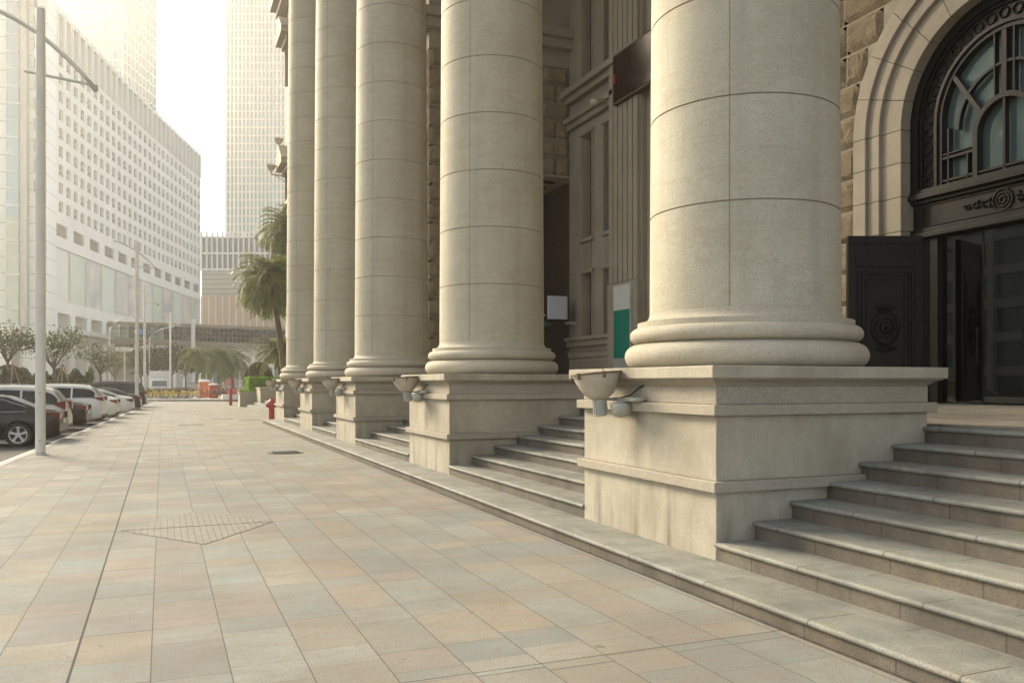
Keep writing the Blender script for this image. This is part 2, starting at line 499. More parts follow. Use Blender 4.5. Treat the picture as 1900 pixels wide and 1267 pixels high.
# =================================================================== GROUND
KY0, KX0, KS = 19.9, -3.06, .0415             # kerb line: x = KX0 + KS (y - KY0)
def kx(y): return KX0 + KS * (y - KY0)
PEND = 79.0                                    # the pavement ends here at the cross street
b = MB(); b.box(-680, -50, -.7, 680, 555, -.16); tag(b.build('ground', M['ground']), kind='structure')
b = MB(); b.add([(-34, -40, -.12), (kx(-40), -40, -.12), (kx(89), 89, -.12), (40, 81.5, -.12), (40, 88.5, -.12), (-34, 95, -.12)], [(0,1,2,3,4,5)])
tag(b.build('road', M['asphalt']), kind='structure')
b = MB()
pv = [(kx(-14) + .16, -14), (12, -14), (12, PEND - 2.6), (kx(PEND) + .16, PEND)]
b.add([(x, y, 0) for x, y in pv] + [(x, y, -.16) for x, y in pv], [(0,1,2,3), (4,5,6,7)[::-1]] + [(i, i+4, (i+1)%4+4, (i+1)%4) for i in range(4)])
tag(b.build('pavement', M['paving']), kind='structure')
b = MB()
def strip(x0, x1, y0, y1, z0, z1):
    vs = [(kx(y0)+x0, y0, z0), (kx(y0)+x1, y0, z0), (kx(y1)+x1, y1, z0), (kx(y1)+x0, y1, z0)]
    b.add(vs + [(x, y, z1) for x, y, z in vs], [(0,3,2,1), (4,5,6,7), (0,1,5,4), (1,2,6,5), (2,3,7,6), (3,0,4,7)])
strip(-.02, .155, -14, PEND, -.16, .006)
tag(b.build('kerb', M['kerb'], bevel=.012), kind='structure')
b = MB()
strip(-.34, -.16, -14, 64, -.119, -.114)
tag(b.build('road_marking', M['white_line']), kind='structure')
# far island with the bicycles
b = MB(); b.add([(x, y, z) for z in (-.16, .02) for x, y in ((-9, 90.5), (26, 84.6), (40, 118), (-9, 118))], [(4,5,6,7), (0,1,5,4), (1,2,6,5), (3,0,4,7), (2,3,7,6)])
tag(b.build('far_pavement', plain('far_paving', (.40, .38, .33), .8, sc=1.0)), kind='structure')

# =================================================================== STEPS
XK, XP = 3.841, 4.363                          # kerb-step riser, pedestal front plane
R1, RS, TD = .135, .1567, .400
LAND = R1 + 7 * RS
PN = [6.0, 13.26, 20.6, 27.1, 33.8]            # near faces of the five pedestals
PW = 2.44
steps = thing('front_steps', 'eight broad weathered granite steps rising from the pavement between the pedestals', 'steps', (XK, 0, 0))
def tread_profile(x0, x1, z):
    pr = [(x1, z - .045), (x1, z)]
    for i in range(7):
        a = PI / 2 + PI * i / 6
        pr.append((x0 + .020 + .0225 * math.cos(a), z - .0225 + .0225 * math.sin(a)))
    return pr
BAYS = [(-9.0, PN[0])] + [(PN[i] + PW, PN[i+1]) for i in range(4)]
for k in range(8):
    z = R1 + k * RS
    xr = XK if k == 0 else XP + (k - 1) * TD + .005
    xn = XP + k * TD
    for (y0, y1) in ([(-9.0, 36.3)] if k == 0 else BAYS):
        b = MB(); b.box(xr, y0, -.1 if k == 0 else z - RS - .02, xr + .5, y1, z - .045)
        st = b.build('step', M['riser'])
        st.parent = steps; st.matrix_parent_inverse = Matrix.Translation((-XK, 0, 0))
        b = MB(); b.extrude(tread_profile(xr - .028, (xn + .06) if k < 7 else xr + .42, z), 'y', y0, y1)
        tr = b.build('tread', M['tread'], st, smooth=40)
b = MB(); b.box(XP + .02, 36.05, -.1, XP + 6*TD + .42, 36.22, LAND - .05); cw = b.build('end_wall', M['pedestal']); cw.parent = steps; cw.matrix_parent_inverse = Matrix.Translation((-XK, 0, 0))
b = MB(); b.box(XP + 6 * TD + .42, -9, LAND - .3, 14.75, 28.7, LAND - .002); b.box(XP + 6 * TD + .42, 28.7, LAND - .3, 8.69, 36.2, LAND - .002)
la = b.build('landing', M['landing']); la.parent = steps; la.matrix_parent_inverse = Matrix.Translation((-XK, 0, 0))

b = MB(); b.box(XK - .030, -9, .0015, XK - .002, 36.3, .0045)
tag(b.build('pavement_joint', plain('joint_grime_and_shade', (.055, .05, .042), .9, var=.6, sc=14)), kind='structure')  # joint with debris; its dark colour also stands in for contact shade
# =================================================================== COLUMNS
CXC = XP + PW / 2                              # column axis
PT = 1.796
def ring_pts(cr, cz, r, a0, a1, n=10):
    return [(cr + r * math.cos(a0 + (a1-a0)*i/n), cz + r * math.sin(a0 + (a1-a0)*i/n)) for i in range(n+1)]
def make_column():
    root = thing('stone_column', 'x', 'column', (CXC, PN[0] + PW/2, 0), 0, 'granite columns along the front steps')
    # pedestal, stacked mouldings butted end to end
    h = PW / 2
    def sq(o, z0, z1, name, mat, par, bev=.008):
        m = MB(); m.box(-h - o, -h - o, z0, h + o, h + o, z1)
        return m.build(name, mat, par, bevel=bev)
    ped = sq(0, 0, .716, 'pedestal', M['pedestal'], root)
    sq(.062, .716, .808, 'lower_band', M['band'], ped)
    sq(0, .808, 1.369, 'dado', M['pedestal'], ped)
    sq(.066, 1.369, 1.462, 'upper_band', M['band'], ped)
    sq(.005, 1.462, 1.618, 'frieze', M['band'], ped)
    m = MB()                                   # cove under the cap
    pr = [(0, 1.618), (.012, 1.632), (.035, 1.652), (.068, 1.67), (.098, 1.676), (.098, 1.688)]
    vs = []; fs = []
    for o, z in pr: vs += [(-h-o, -h-o, z), (h+o, -h-o, z), (h+o, h+o, z), (-h-o, h+o, z)]
    for j in range(len(pr)-1):
        for i in range(4): fs.append((4*j+i, 4*j+(i+1)%4, 4*j+4+(i+1)%4, 4*j+4+i))
    m.add(vs, fs); m.build('cove', M['band'], ped)
    m = MB(); g = .004                         # cap in two slabs with an open joint
    m.box(-h-.13, -h-.13, 1.688, h+.13, h*.45-g, PT); m.box(-h-.13, h*.45+g, 1.688, h+.13, h+.13, PT)
    m.build('cap_slab', M['pedestal'], ped, bevel=.010)
    # attic base
    p = [(1.10, PT)] + ring_pts(1.096, PT + .123, .123, -PI/2, PI/2)
    p += [(1.085, PT + .256)] + ring_pts(1.085, PT + .336, .080, -PI/2, PI/2, 8)
    p += [(1.085, PT + .422), (1.085, PT + .470)]
    for i in range(1, 9):
        a = i / 8 * PI / 2
        p.append((1.072 - .112 * math.sin(a), PT + .470 + .086 * (1 - math.cos(a))))
    p += [(.955, PT + .572)]
    m = MB(); m.lathe(p, 112); m.build('column_base', M['base'], root, smooth=38)
    # shaft with entasis and cut drum joints
    p = [(.957, .572)]
    z = .572; dh = .985
    HT = 20.2 - PT - .9
    def rad(zz): return .955 * (1 - .052 * max(0, zz - 1.2) / 8.0 * .92) if zz < 9 else .955 * (1 - .052*.92*7.8/8 - .009 * (zz - 9))
    k = 0
    while z + dh < HT:
        z += dh; r = rad(z)
        p += [(rad(z-.006), z - .004), (r - .009, z - .001), (r - .009, z + .009), (rad(z+.02), z + .012)]
    p += [(rad(HT), HT)]
    m = MB(); m.lathe(p, 112); m.build('shaft', M['column'], root, smooth=30, loc=(0, 0, PT))
    m = MB(); m.lathe([(.80, HT+PT), (.92, HT+PT), (1.0, HT+PT+.25), (1.15, HT+PT+.6), (1.15, HT+PT+.62)], 64); m.box(-1.2, -1.2, HT+PT+.62, 1.2, 1.2, HT+PT+.9)
    m.build('capital', M['base'], root, smooth=30)
    return root
c0 = make_column()
cl = ['nearest and widest granite column, in front of the open dark door leaf',
      'granite column second from the front, between the nearest column and the group of three close together',
      'granite column in the middle of the row, third from the front, darker along its right side',
      'slim looking granite column fourth from the front, partly behind the third',
      'farthest granite column at the end of the row, beside the palm and the red hydrant']
cols = []
for i, y in enumerate(PN):
    c = c0 if i == 0 else copy_tree(c0)
    c.location = (CXC, y + PW / 2, 0); c['label'] = cl[i]; cols.append(c)

# =================================================================== FLOODLIGHTS on the pedestals
def make_lamp():
    r = thing('floodlight', 'x', 'lamp', (0,0,0), 0, 'bowl floodlights on the pedestals')
    # local x: out from the wall is -x, local y along the wall away from the camera; bowl axis tilted a little outwards
    T = Matrix.Translation((-.30, .0, 1.742)) @ Matrix.Rotation(R(-3), 4, 'X') @ Matrix.Rotation(R(-4), 4, 'Y')
    m = MB(); m.lathe([(.045, -.262), (.085, -.255), (.14, -.215), (.19, -.145), (.225, -.075), (.240, -.03), (.256, -.024), (.256, 0), (.246, .0), (.232, -.03), (.18, -.14), (.06, -.24)], 40, M=T)
    m.build('bowl', M['lampmetal'], r, smooth=45)
    m = MB(); m.lathe([(.262, -.012), (.266, 0), (.262, .009), (.20, .014), (.0, .016)], 40, M=T, cap=False)
    for a in range(6):
        g = a * PI / 3 + .3
        m.box(-.014, -.012, -.05, .014, .012, .014, M=T @ Matrix.Rotation(g, 4, 'Z') @ Matrix.Translation((.262, 0, 0)))
    m.build('rim', M['rust'], r, smooth=40)
    m = MB(); m.lathe([(.050, -.43), (.062, -.418), (.064, -.39), (.068, -.265), (.074, -.26)], 20, M=T)
    for a in range(16):
        g = a * PI / 8
        m.box(.062, -.006, -.40, .074, .006, -.27, M=T @ Matrix.Rotation(g, 4, 'Z'))
    m.build('socket', M['lampmetal2'], r, smooth=40)
    m = MB()
    m.box(-.30, -.035, 1.468, -.05, .02, 1.498); m.box(-.12, -.40, 1.462, .0, .02, 1.505)
    m.lathe([(.07, 0), (.085, .01), (.085, .03), (.07, .04)], 20, c=(-.07, -.40, 1.465))
    m.build('arm', M['lampmetal2'], r, smooth=40, bevel=.005)
    m = MB(); m.lathe([(.02, -.115), (.07, -.10), (.10, -.05), (.112, 0), (.10, .03), (.04, .045), (.03, .06)], 24, c=(-.135, -.20, 1.415))
    m.build('ballast', M['lampmetal2'], r, smooth=50)
    m = MB(); m.tube([(-.13, -.19, 1.50), (-.07, -.28, 1.53), (-.03, -.36, 1.60), (.0, -.42, 1.63)], .008, 6)
    m.build('cable', M['black'], r, smooth=True)
    return r
l0 = make_lamp()
ll = ['rusty rimmed bowl floodlight on the nearest pedestal', 'bowl floodlight on the second pedestal from the front', 'bowl floodlight on the middle pedestal of the row',
      'bowl floodlight on the fourth pedestal, left of the middle one', 'bowl floodlight on the farthest pedestal beside the bright hedge']
for i, y in enumerate(PN):
    l = l0 if i == 0 else copy_tree(l0)
    l.location = (XP, y + 1.58, 0); l['label'] = ll[i]

# =================================================================== BANK BUILDING
XW = 14.2
bank = thing('stone_building', 'classical stone building with arched bronze doorway and rock faced walls behind the columns', 'building', (XW, 12, 0))
def bp(mb, name, mat, par=None, split=False, **k):
    if split:
        for q in split_mb(mb): o = bp(q, name, mat, par, **k)
        return o
    o = mb.build(name, mat, **k)
    if par is None:
        o.parent = bank; o.matrix_parent_inverse = Matrix.Translation(-bank.location)
    else: o.parent = par
    return o
rnd = random.Random(3)
def rock_block(mb, A, U, V, N, w, h, nx=7, ny=5, dep=.10, clip=None):
    """one rock-faced block: pillow with broken face; A corner, U/V unit axes, N outward"""
    g = .012; vs = []; fs = []
    for j in range(ny + 1):
        for i in range(nx + 1):
            s, t = i / nx, j / ny
            e = min(s, 1 - s) * w; q = min(t, 1 - t) * h
            m = min(1, min(e, q) / .11)
            d = dep * (m ** .6) * (.62 + .55 * rnd.random()) if m > 0 else 0
            vs.append(A + U * (g + s * (w - 2*g) + (rnd.uniform(-.03,.03) if 0 < m else 0)) + V * (g + t * (h - 2*g) + (rnd.uniform(-.02,.02) if 0 < m else 0)) + N * d)
    for j in range(ny):
        for i in range(nx):
            a = j * (nx+1) + i
            fs.append((a, a+1, a+nx+2, a+nx+1))
    mb.add(vs, fs)
ex, ey, ez = Vector((1,0,0)), Vector((0,1,0)), Vector((0,0,1))

# ---- arched doorway: opening centre and radii in the wall plane
AY, AZ, AR = 11.14, 6.92, 2.06
SUR = 1.15                                     # width of the stone surround
# plain wall behind everything, with the arch cut out (Y from -9 to 30, up to 21)
b = MB()
OR = AR + SUR - .02
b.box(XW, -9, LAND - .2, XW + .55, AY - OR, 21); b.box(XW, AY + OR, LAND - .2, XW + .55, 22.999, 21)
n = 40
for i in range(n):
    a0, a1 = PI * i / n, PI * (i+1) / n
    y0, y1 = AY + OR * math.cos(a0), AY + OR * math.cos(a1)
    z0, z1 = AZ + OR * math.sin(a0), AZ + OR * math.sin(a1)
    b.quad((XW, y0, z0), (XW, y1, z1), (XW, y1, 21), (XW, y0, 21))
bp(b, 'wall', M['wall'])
# stepped stone surround, cut into voussoirs
b = MB()
def arc_stone(r0, r1, x0, x1, a0, a1, nn=5):
    g = .004
    vs = []; fs = []
    for i in range(nn + 1):
        a = a0 + g / r0 + (a1 - a0 - 2 * g / r0) * i / nn
        c, s = math.cos(a), math.sin(a)
        vs += [(x0, AY + r0*c, AZ + r0*s), (x0, AY + r1*c, AZ + r1*s), (x1, AY + r1*c, AZ + r1*s), (x1, AY + r0*c, AZ + r0*s)]
    for i in range(nn):
        k = 4 * i
        for q in range(4): fs.append((k+q, k+(q+1)%4, k+4+(q+1)%4, k+4+q))
    fs += [(0,1,2,3), (4*nn+3, 4*nn+2, 4*nn+1, 4*nn)]
    b.add(vs, fs)
rings = [(AR, AR + .50, XW + .02, XW + .55), (AR + .50, AR + .80, XW - .07, XW + .53), (AR + .80, AR + SUR, XW - .15, XW + .51)]
for (r0, r1, x0, x1) in rings:
    for i in range(11): arc_stone(r0, r1, x0, x1, PI * i / 11, PI * (i+1) / 11)
    zz = LAND
    while zz < AZ - .05:
        z1 = min(zz + .715, AZ - .0)
        for sgn in (1, -1):
            b.box(x0, AY + sgn * r0, zz + .004, x1, AY + sgn * r1, z1 - .004)
        zz = z1
bp(b, 'arch_surround', M['archstone'], bevel=.012)
# rock-faced blocks left of the arch and in the spandrel
b = MB()
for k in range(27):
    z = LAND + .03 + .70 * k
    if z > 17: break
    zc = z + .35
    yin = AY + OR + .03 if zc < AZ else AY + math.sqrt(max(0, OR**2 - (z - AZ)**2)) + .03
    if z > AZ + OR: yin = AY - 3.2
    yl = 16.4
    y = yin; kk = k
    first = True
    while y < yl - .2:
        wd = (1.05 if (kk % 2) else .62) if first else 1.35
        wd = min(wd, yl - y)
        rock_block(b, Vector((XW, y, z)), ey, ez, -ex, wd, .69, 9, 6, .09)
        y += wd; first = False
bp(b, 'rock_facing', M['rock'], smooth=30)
# bronze frame inside the arch
FX = XW + .38
ba = MB()
def band(mb, r0, r1, x0, x1, nn=36, a0=0, a1=PI, yc=AY, zc=AZ):
    vs = []; fs = []
    for i in range(nn + 1):
        a = a0 + (a1-a0) * i / nn; c, s = math.cos(a), math.sin(a)
        vs += [(x0, yc + r0*c, zc + r0*s), (x0, yc + r1*c, zc + r1*s), (x1, yc + r1*c, zc + r1*s), (x1, yc + r0*c, zc + r0*s)]
    for i in range(nn):
        k = 4*i
        for q in range(4): fs.append((k+q, k+(q+1)%4, k+4+(q+1)%4, k+4+q))
    fs += [(0,1,2,3), (4*nn+3, 4*nn+2, 4*nn+1, 4*nn)]
    mb.add(vs, fs)
TZ0, TZ1 = 4.62, 5.62                          # transom beam
for (r0, r1, x0) in ((1.88, 2.06, FX - .10), (1.82, 1.88, FX - .03), (1.52, 1.82, FX + .02), (1.45, 1.52, FX - .05), (1.36, 1.45, FX - .01)):
    band(ba, r0, r1, x0, FX + .2)
    for s in (1, -1): ba.box(x0, AY + s*r0, TZ1, FX + .2, AY + s*r1, AZ)
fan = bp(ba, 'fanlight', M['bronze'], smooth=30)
# rosette rings along the broad band
m = MB()
def hoop(mb, y, z, r, t, x, nn=14, k=6):
    pts = [(x, y + r*math.cos(2*PI*i/nn), z + r*math.sin(2*PI*i/nn)) for i in range(nn + 1)]
    mb.tube(pts, t, k)
for i in range(19):
    a = PI * (i + .5) / 19
    hoop(m, AY + 1.67*math.cos(a), AZ + 1.67*math.sin(a), .095, .018, FX)
for i in range(5):
    for s in (1, -1): hoop(m, AY + s*1.67, AZ - .14 - .25*i, .095, .018, FX)
m.build('rosette_band', M['bronze'], fan, smooth=True)
# glazing bars
m = MB()
def bar(y0, z0, y1, z1, wd, x0=FX + .0, x1=FX + .12):
    d = Vector((0, y1 - y0, z1 - z0)); L = d.length; d.normalize(); nrm = Vector((0, -d.z, d.y)) * wd / 2
    A, B = Vector((0, y0, z0)), Vector((0, y1, z1))
    vs = [(x, *(p.yz)) for x in (x0, x1) for p in (A + nrm, A - nrm, B - nrm, B + nrm)]
    m.add(vs, [(0,1,2,3), (7,6,5,4), (0,4,5,1), (1,5,6,2), (2,6,7,3), (3,7,4,0)])
HZ = 6.55                                      # crown of the inner arch sits on its own jambs
IR = .60
band(m, IR - .05, IR + .05, FX - .02, FX + .13, 24, 0, PI, AY, HZ - .1)
for s in (1, -1):
    bar(AY + s*IR, TZ1, AY + s*IR, HZ - .1, .10, FX - .02, FX + .13)
    bar(AY + s*(IR + .05), HZ - .38, AY + s*1.40, HZ - .38, .05)
    bar(AY + s*(IR + .05), HZ - .30, AY + s*1.40, HZ - .30, .025)
    bar(AY + s*.78, TZ1, AY + s*.78, HZ - .40, .03); bar(AY + s*1.22, TZ1, AY + s*1.22, HZ + .2, .03)
    for ang in (38, 62): 
        c, q = math.cos(R(ang)), math.sin(R(ang))
        if ang == 38: bar(AY + s*IR*c, HZ - .1 + IR*q, AY + s*1.42*c*.97, AZ + 1.42*q*.93, .09)
    bar(AY + s*.20, HZ + .45, AY + s*.20, AZ + 1.40, .03) 
bar(AY + .0, HZ + IR - .1, AY, AZ + 1.40, .10)
bar(AY, TZ1, AY, HZ + .45, .05)
bar(AY - IR, TZ1 + .10, AY + IR, TZ1 + .10, .04)
bar(AY - 1.4, TZ1 + .10, AY - IR, TZ1 + .10, .04); bar(AY + IR, TZ1 + .10, AY + 1.4, TZ1 + .10, .04)
band(m, .98, 1.03, FX + .01, FX + .12, 30, 0, PI, AY, HZ + .12)
m.build('glazing_bars', M['bronze'], fan)
m = MB()
vs = [(FX + .16, AY + 1.40*math.cos(PI*i/40), AZ + 1.40*math.sin(PI*i/40)) for i in range(41)] + [(FX + .16, AY - 1.40, TZ1), (FX + .16, AY + 1.40, TZ1)]
m.add(vs, [tuple(range(43))]); m.build('fanlight_pane', M['pane'], fan)
# transom beam with mouldings and ornament
m = MB(); HW = AR - .003
for (z0, z1, x0) in ((TZ0, TZ0 + .10, FX - .16), (TZ0 + .10, TZ0 + .20, FX - .10), (TZ0 + .20, TZ0 + .72, FX - .02), (TZ0 + .72, TZ0 + .80, FX - .10), (TZ0 + .80, TZ0 + .92, FX - .18), (TZ0 + .92, TZ1, FX - .13)):
    m.box(x0, AY - HW, z0, FX + .25, AY + HW, z1)
tb = bp(m, 'transom_beam', M['bronze'], bevel=.012)
m = MB()
zc = TZ0 + .46
for (r, t) in ((.20, .025), (.13, .022), (.06, .03)): hoop(m, AY, zc, r, t, FX - .03, 28)
rr = random.Random(5)
for s in (1, -1):
    m.tube([(FX - .03, AY + s*(.26 + .07*i), zc + .05*math.sin(i*1.2)) for i in range(9)], [.024 - .002*i for i in range(9)], 6)
    for i in range(16):
        q = i / 15; y = AY + s*(.27 + .55*q); L = .13 * (1 - .6*q); an = rr.uniform(.6, 2.4) * (1 if i % 2 else -1)
        m.tube([(FX - .03, y, zc), (FX - .045, y + s*L*.6*math.cos(an), zc + L*.6*math.sin(an)), (FX - .03, y + s*L*math.cos(an*1.35), zc + L*math.sin(an*1.2))], [.02, .026, .006], 6)
m.build('scroll_ornament', M['bronze2'], tb, smooth=True)
m = MB()                                       # sunk panel outline
for (y0, y1, z0, z1) in ((AY - 1.8, AY + 1.8, TZ0 + .235, TZ0 + .255), (AY - 1.8, AY + 1.8, TZ0 + .665, TZ0 + .685), (AY + 1.78, AY + 1.8, TZ0 + .255, TZ0 + .665), (AY - 1.8, AY - 1.78, TZ0 + .255, TZ0 + .665)):
    m.box(FX - .045, y0, z0, FX - .021, y1, z1)
m.build('panel_moulding', M['bronze2'], tb)
# door posts and glass doors
m = MB()
for s in (1, -1):
    m.box(FX - .06, AY + s*1.42, LAND, FX + .22, AY + s*1.60, TZ0); m.box(FX - .0, AY + s*1.60, LAND, FX + .22, AY + s*HW, TZ0)
    m.box(FX - .12, AY + s*1.96, LAND, FX - .001, AY + s*HW, TZ0)
bp(m, 'door_frame', M['bronze'], split=True, bevel=.008)
gd = NT('door_glass')
fr_ = gd.node('Fresnel', None, IOR=1.9)
mxs = gd.node('MixShader', None, _0=fr_, _1=gd.node('BsdfTransparent', None, Color=(.50, .58, .54)), _2=gd.node('BsdfGlossy', None, Color=(.8, .86, .84), Roughness=.02))
gd.l.new(mxs.outputs[0], gd.n['Material Output'].inputs['Surface'])
for i in range(3):
    y1 = AY + 1.415 - i * .943; y0 = y1 - .930
    m = MB(); m.box(FX + .08, y0, LAND + .02, FX + .095, y1, TZ0 - .02)
    g = bp(m, 'glass_door', gd.mat)
    m = MB(); m.box(FX + .07, y0, LAND + .02, FX + .105, y0 + .022, TZ0 - .02); m.box(FX + .068, y0, LAND, FX + .107, y1, LAND + .035)
    m.build('door_rail', M['bronze'], g)
    m = MB(); m.tube([(FX + .03, y0 + .10, LAND + .8), (FX + .03, y0 + .10, LAND + 1.5)], .012, 8); m.tube([(FX + .03, y0 + .10, LAND + .85), (FX + .08, y0 + .10, LAND + .85)], .008, 6); m.tube([(FX + .03, y0 + .10, LAND + 1.45), (FX + .08, y0 + .10, LAND + 1.45)], .008, 6)
    m.build('door_handle', M['bronze'], g, smooth=40)
# lobby behind the glass
m = MB(); LX = FX + .26
m.quad((LX, 6, LAND+.002), (LX + 6, 6, LAND+.002), (LX + 6, 16, LAND+.002), (LX, 16, LAND+.002))
m.quad((LX + 6, 6, LAND), (LX + 6, 16, LAND), (LX + 6, 16, 7), (LX + 6, 6, 7)); m.quad((LX, 6, 7), (LX + 6, 6, 7), (LX + 6, 16, 7), (LX, 16, 7))
m.quad((LX, 16, LAND), (LX + 6, 16, LAND), (LX + 6, 16, 7), (LX, 16, 7)); m.quad((LX, 6, LAND), (LX + 6, 6, LAND), (LX + 6, 6, 7), (LX, 6, 7))
bp(m, 'lobby', plain('lobby_walls', (.12, .11, .06), .6))
m = MB(); m.box(LX + 3.2, 8.6, LAND + .01, LX + 3.9, 14.6, LAND + 1.05); m.box(LX + 3.1, 8.5, LAND + 1.05, LX + 4.0, 14.7, LAND + 1.12)
bp(m, 'counter', plain('lobby_counter', (.10, .085, .05), .4))
# dark leaf swung wide open in front of the jamb
hg = Vector((XW - .05, 12.62, 0)); fe = hg + Vector((-CS, SN, 0)) * 1.50
dl = Vector((CS, -SN, 0))
lf = bpy.data.objects.new('door_leaf', None)
ang = math.atan2(dl.y, dl.x)
m = MB(); LH0, LH1 = LAND + .03, 4.60
W_ = 1.50
m.box(0, -.04, LH0, W_, .05, LH1)
for (x0, x1, z0, z1) in ((.0, W_, LH1 - .16, LH1), (.0, W_, LH0, LH0 + .2), (0, .15, LH0 + .2, LH1 - .16), (W_ - .15, W_, LH0 + .2, LH1 - .16), (.15, W_ - .15, LH1 - .62, LH1 - .50)):
    m.box(x0, -.062, z0, x1, -.041, z1)
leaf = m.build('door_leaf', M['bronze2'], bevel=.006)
leaf.parent = bank
leaf.matrix_parent_inverse = Matrix.Translation(-bank.location)
leaf.location = (fe.x, fe.y, 0); leaf.rotation_euler.z = ang
m = MB()
for (q, t) in ((.20, .03), (.27, .018), (.36, .015)):
    x0, x1, z0, z1 = q, W_ - q, LH0 + .10 + q, LH1 - .50 - q
    for (a, c, d, e) in ((x0, x1, z0, z0 + t), (x0, x1, z1 - t, z1), (x0, x0 + t, z0 + t, z1 - t), (x1 - t, x1, z0 + t, z1 - t)):
        m.box(a, -.060 - t*.4, c if False else d, c, -.0405, e)
m.build('panel_moulding', M['bronze'], leaf)
m = MB()
zc = 2.75
def hoopx(mb, x, z, r, t, y, nn=22, sy=1.2):
    mb.tube([(x + r*math.cos(2*PI*i/nn), y, z + sy*r*math.sin(2*PI*i/nn)) for i in range(nn + 1)], t, 6)
hoopx(m, W_/2, zc, .27, .028, -.06); hoopx(m, W_/2, zc, .17, .025, -.06); hoopx(m, W_/2, zc, .06, .05, -.06)
for s in (1, -1):
    for k in range(-3, 4): m.tube([(W_/2 + .03*k, -.05, zc + s*.33), (W_/2 + .045*k, -.07, zc + s*(.40 + .02*(3-abs(k)))), (W_/2 + .075*k, -.05, zc + s*(.42 + .035*(3 - abs(k))))], [.022, .024, .006], 6)
m.build('rosette', M['bronze'], leaf, smooth=True)
m = MB(); m.tube([(.07, -.11, 2.5), (.07, -.12, 2.65), (.07, -.11, 2.8)], .014, 8); m.box(.05, -.10, 2.49, .09, -.06, 2.53); m.box(.05, -.10, 2.77, .09, -.06, 2.81)
m.build('handle', M['bronze2'], leaf, smooth=40)

# ---- panel wall with tall slot windows
YA, YB = 23.0, 28.7
zv = lambda v, u=1100: atX(u, v, XW).z
def yv(u): return atX(u, 500, XW).y
slots = []                                    # (y0, y1, z0, z1) dark openings
sy1 = (yv(1100), yv(1083)); sy2 = (yv(1140), yv(1123))
tiers = [(zv(440, 1092), zv(250, 1092)), (zv(625, 1092), zv(508, 1092)), (zv(160, 1092), zv(-330, 1092))]
for (y0, y1) in (sy1, sy2):
    for (z0, z1) in tiers: slots.append((y0, y1, z0, z1))
ys = sorted({YA, YB, *[v for s in slots for v in s[:2]]}); zs = sorted({LAND - .2, 21.0, *[v for s in slots for v in s[2:]]})
b = MB()
for i in range(len(ys)-1):
    for j in range(len(zs)-1):
        yc, zc = (ys[i]+ys[i+1])/2, (zs[j]+zs[j+1])/2
        if any(s[0] < yc < s[1] and s[2] < zc < s[3] for s in slots): continue
        b.quad((XW, ys[i], zs[j]), (XW, ys[i+1], zs[j]), (XW, ys[i+1], zs[j+1]), (XW, ys[i], zs[j+1]))
for (y0, y1, z0, z1) in slots:
    d = XW + .30
    b.quad((XW, y0, z0), (XW, y0, z1), (d, y0, z1), (d, y0, z0)); b.quad((XW, y1, z0), (d, y1, z0), (d, y1, z1), (XW, y1, z1))
    b.quad((XW, y0, z0), (d, y0, z0), (d, y1, z0), (XW, y1, z0)); b.quad((XW, y0, z1), (XW, y1, z1), (d, y1, z1), (d, y0, z1))
def ashlar(name, c, bw, bh):
    t = NT(name); P = t.pos(); x, y, z = t.sep(P)
    zz = t.math('DIVIDE', z, bh); rw = t.math('FLOOR', zz)
    yy = t.math('ADD', t.math('DIVIDE', t.math('ADD', x, y), bw), t.math('MULTIPLY', t.math('MODULO', rw, 2.0), .5))
    r1 = t.white(t.comb(rw, t.math('FLOOR', yy), 1.0))[0]
    fz, fy = t.math('FRACT', zz), t.math('FRACT', yy)
    j = t.math('MAXIMUM', t.math('LESS_THAN', fz, .014 / bh), t.math('LESS_THAN', fy, .012 / bw))
    n = t.noise(P, 1.5, 6.0); fine = t.noise(P, 60.0, 3.0, .7)
    col = t.mix(r1, tuple(v*.86 for v in c), tuple(v*1.08 for v in c))
    col = t.mix(t.ramp(n, [(.35, .4), (.6, 0.0)]), col, (c[0]*.8, c[1]*.74, c[2]*.62))
    col = t.mix(t.ramp(fine, [(.36, .4), (.52, 0.0)]), col, tuple(v*.5 for v in c))
    col = t.mix(t.math('MULTIPLY', j, .6), col, tuple(v*.3 for v in c))
    return t.out(col, .8)
M['ashlar'] = ashlar('ashlar_wall', (.32, .285, .225), 1.6, 1.42)
bp(b, 'window_wall', M['ashlar'])
for (y0, y1, z0, z1) in slots:
    m = MB(); m.quad((XW + .27, y0, z0), (XW + .27, y1, z0), (XW + .27, y1, z1), (XW + .27, y0, z1))
    wv = bp(m, 'window', M['slot'])
    m = MB()
    t_ = .055
    for q in (0.0,):
        m.box(XW - .07, y0 - .10, z0 - .02, XW + .02, y0 - .01, z1 + .02); m.box(XW - .07, y1 + .01, z0 - .02, XW + .02, y1 + .10, z1 + .02)
        m.box(XW - .12, y0 - .14, z1 + .02, XW + .02, y1 + .14, z1 + .16); m.box(XW - .12, y0 - .14, z0 - .16, XW + .02, y1 + .14, z0 - .02)
    m.build('window_frame', M['archstone'], wv, bevel=.008)
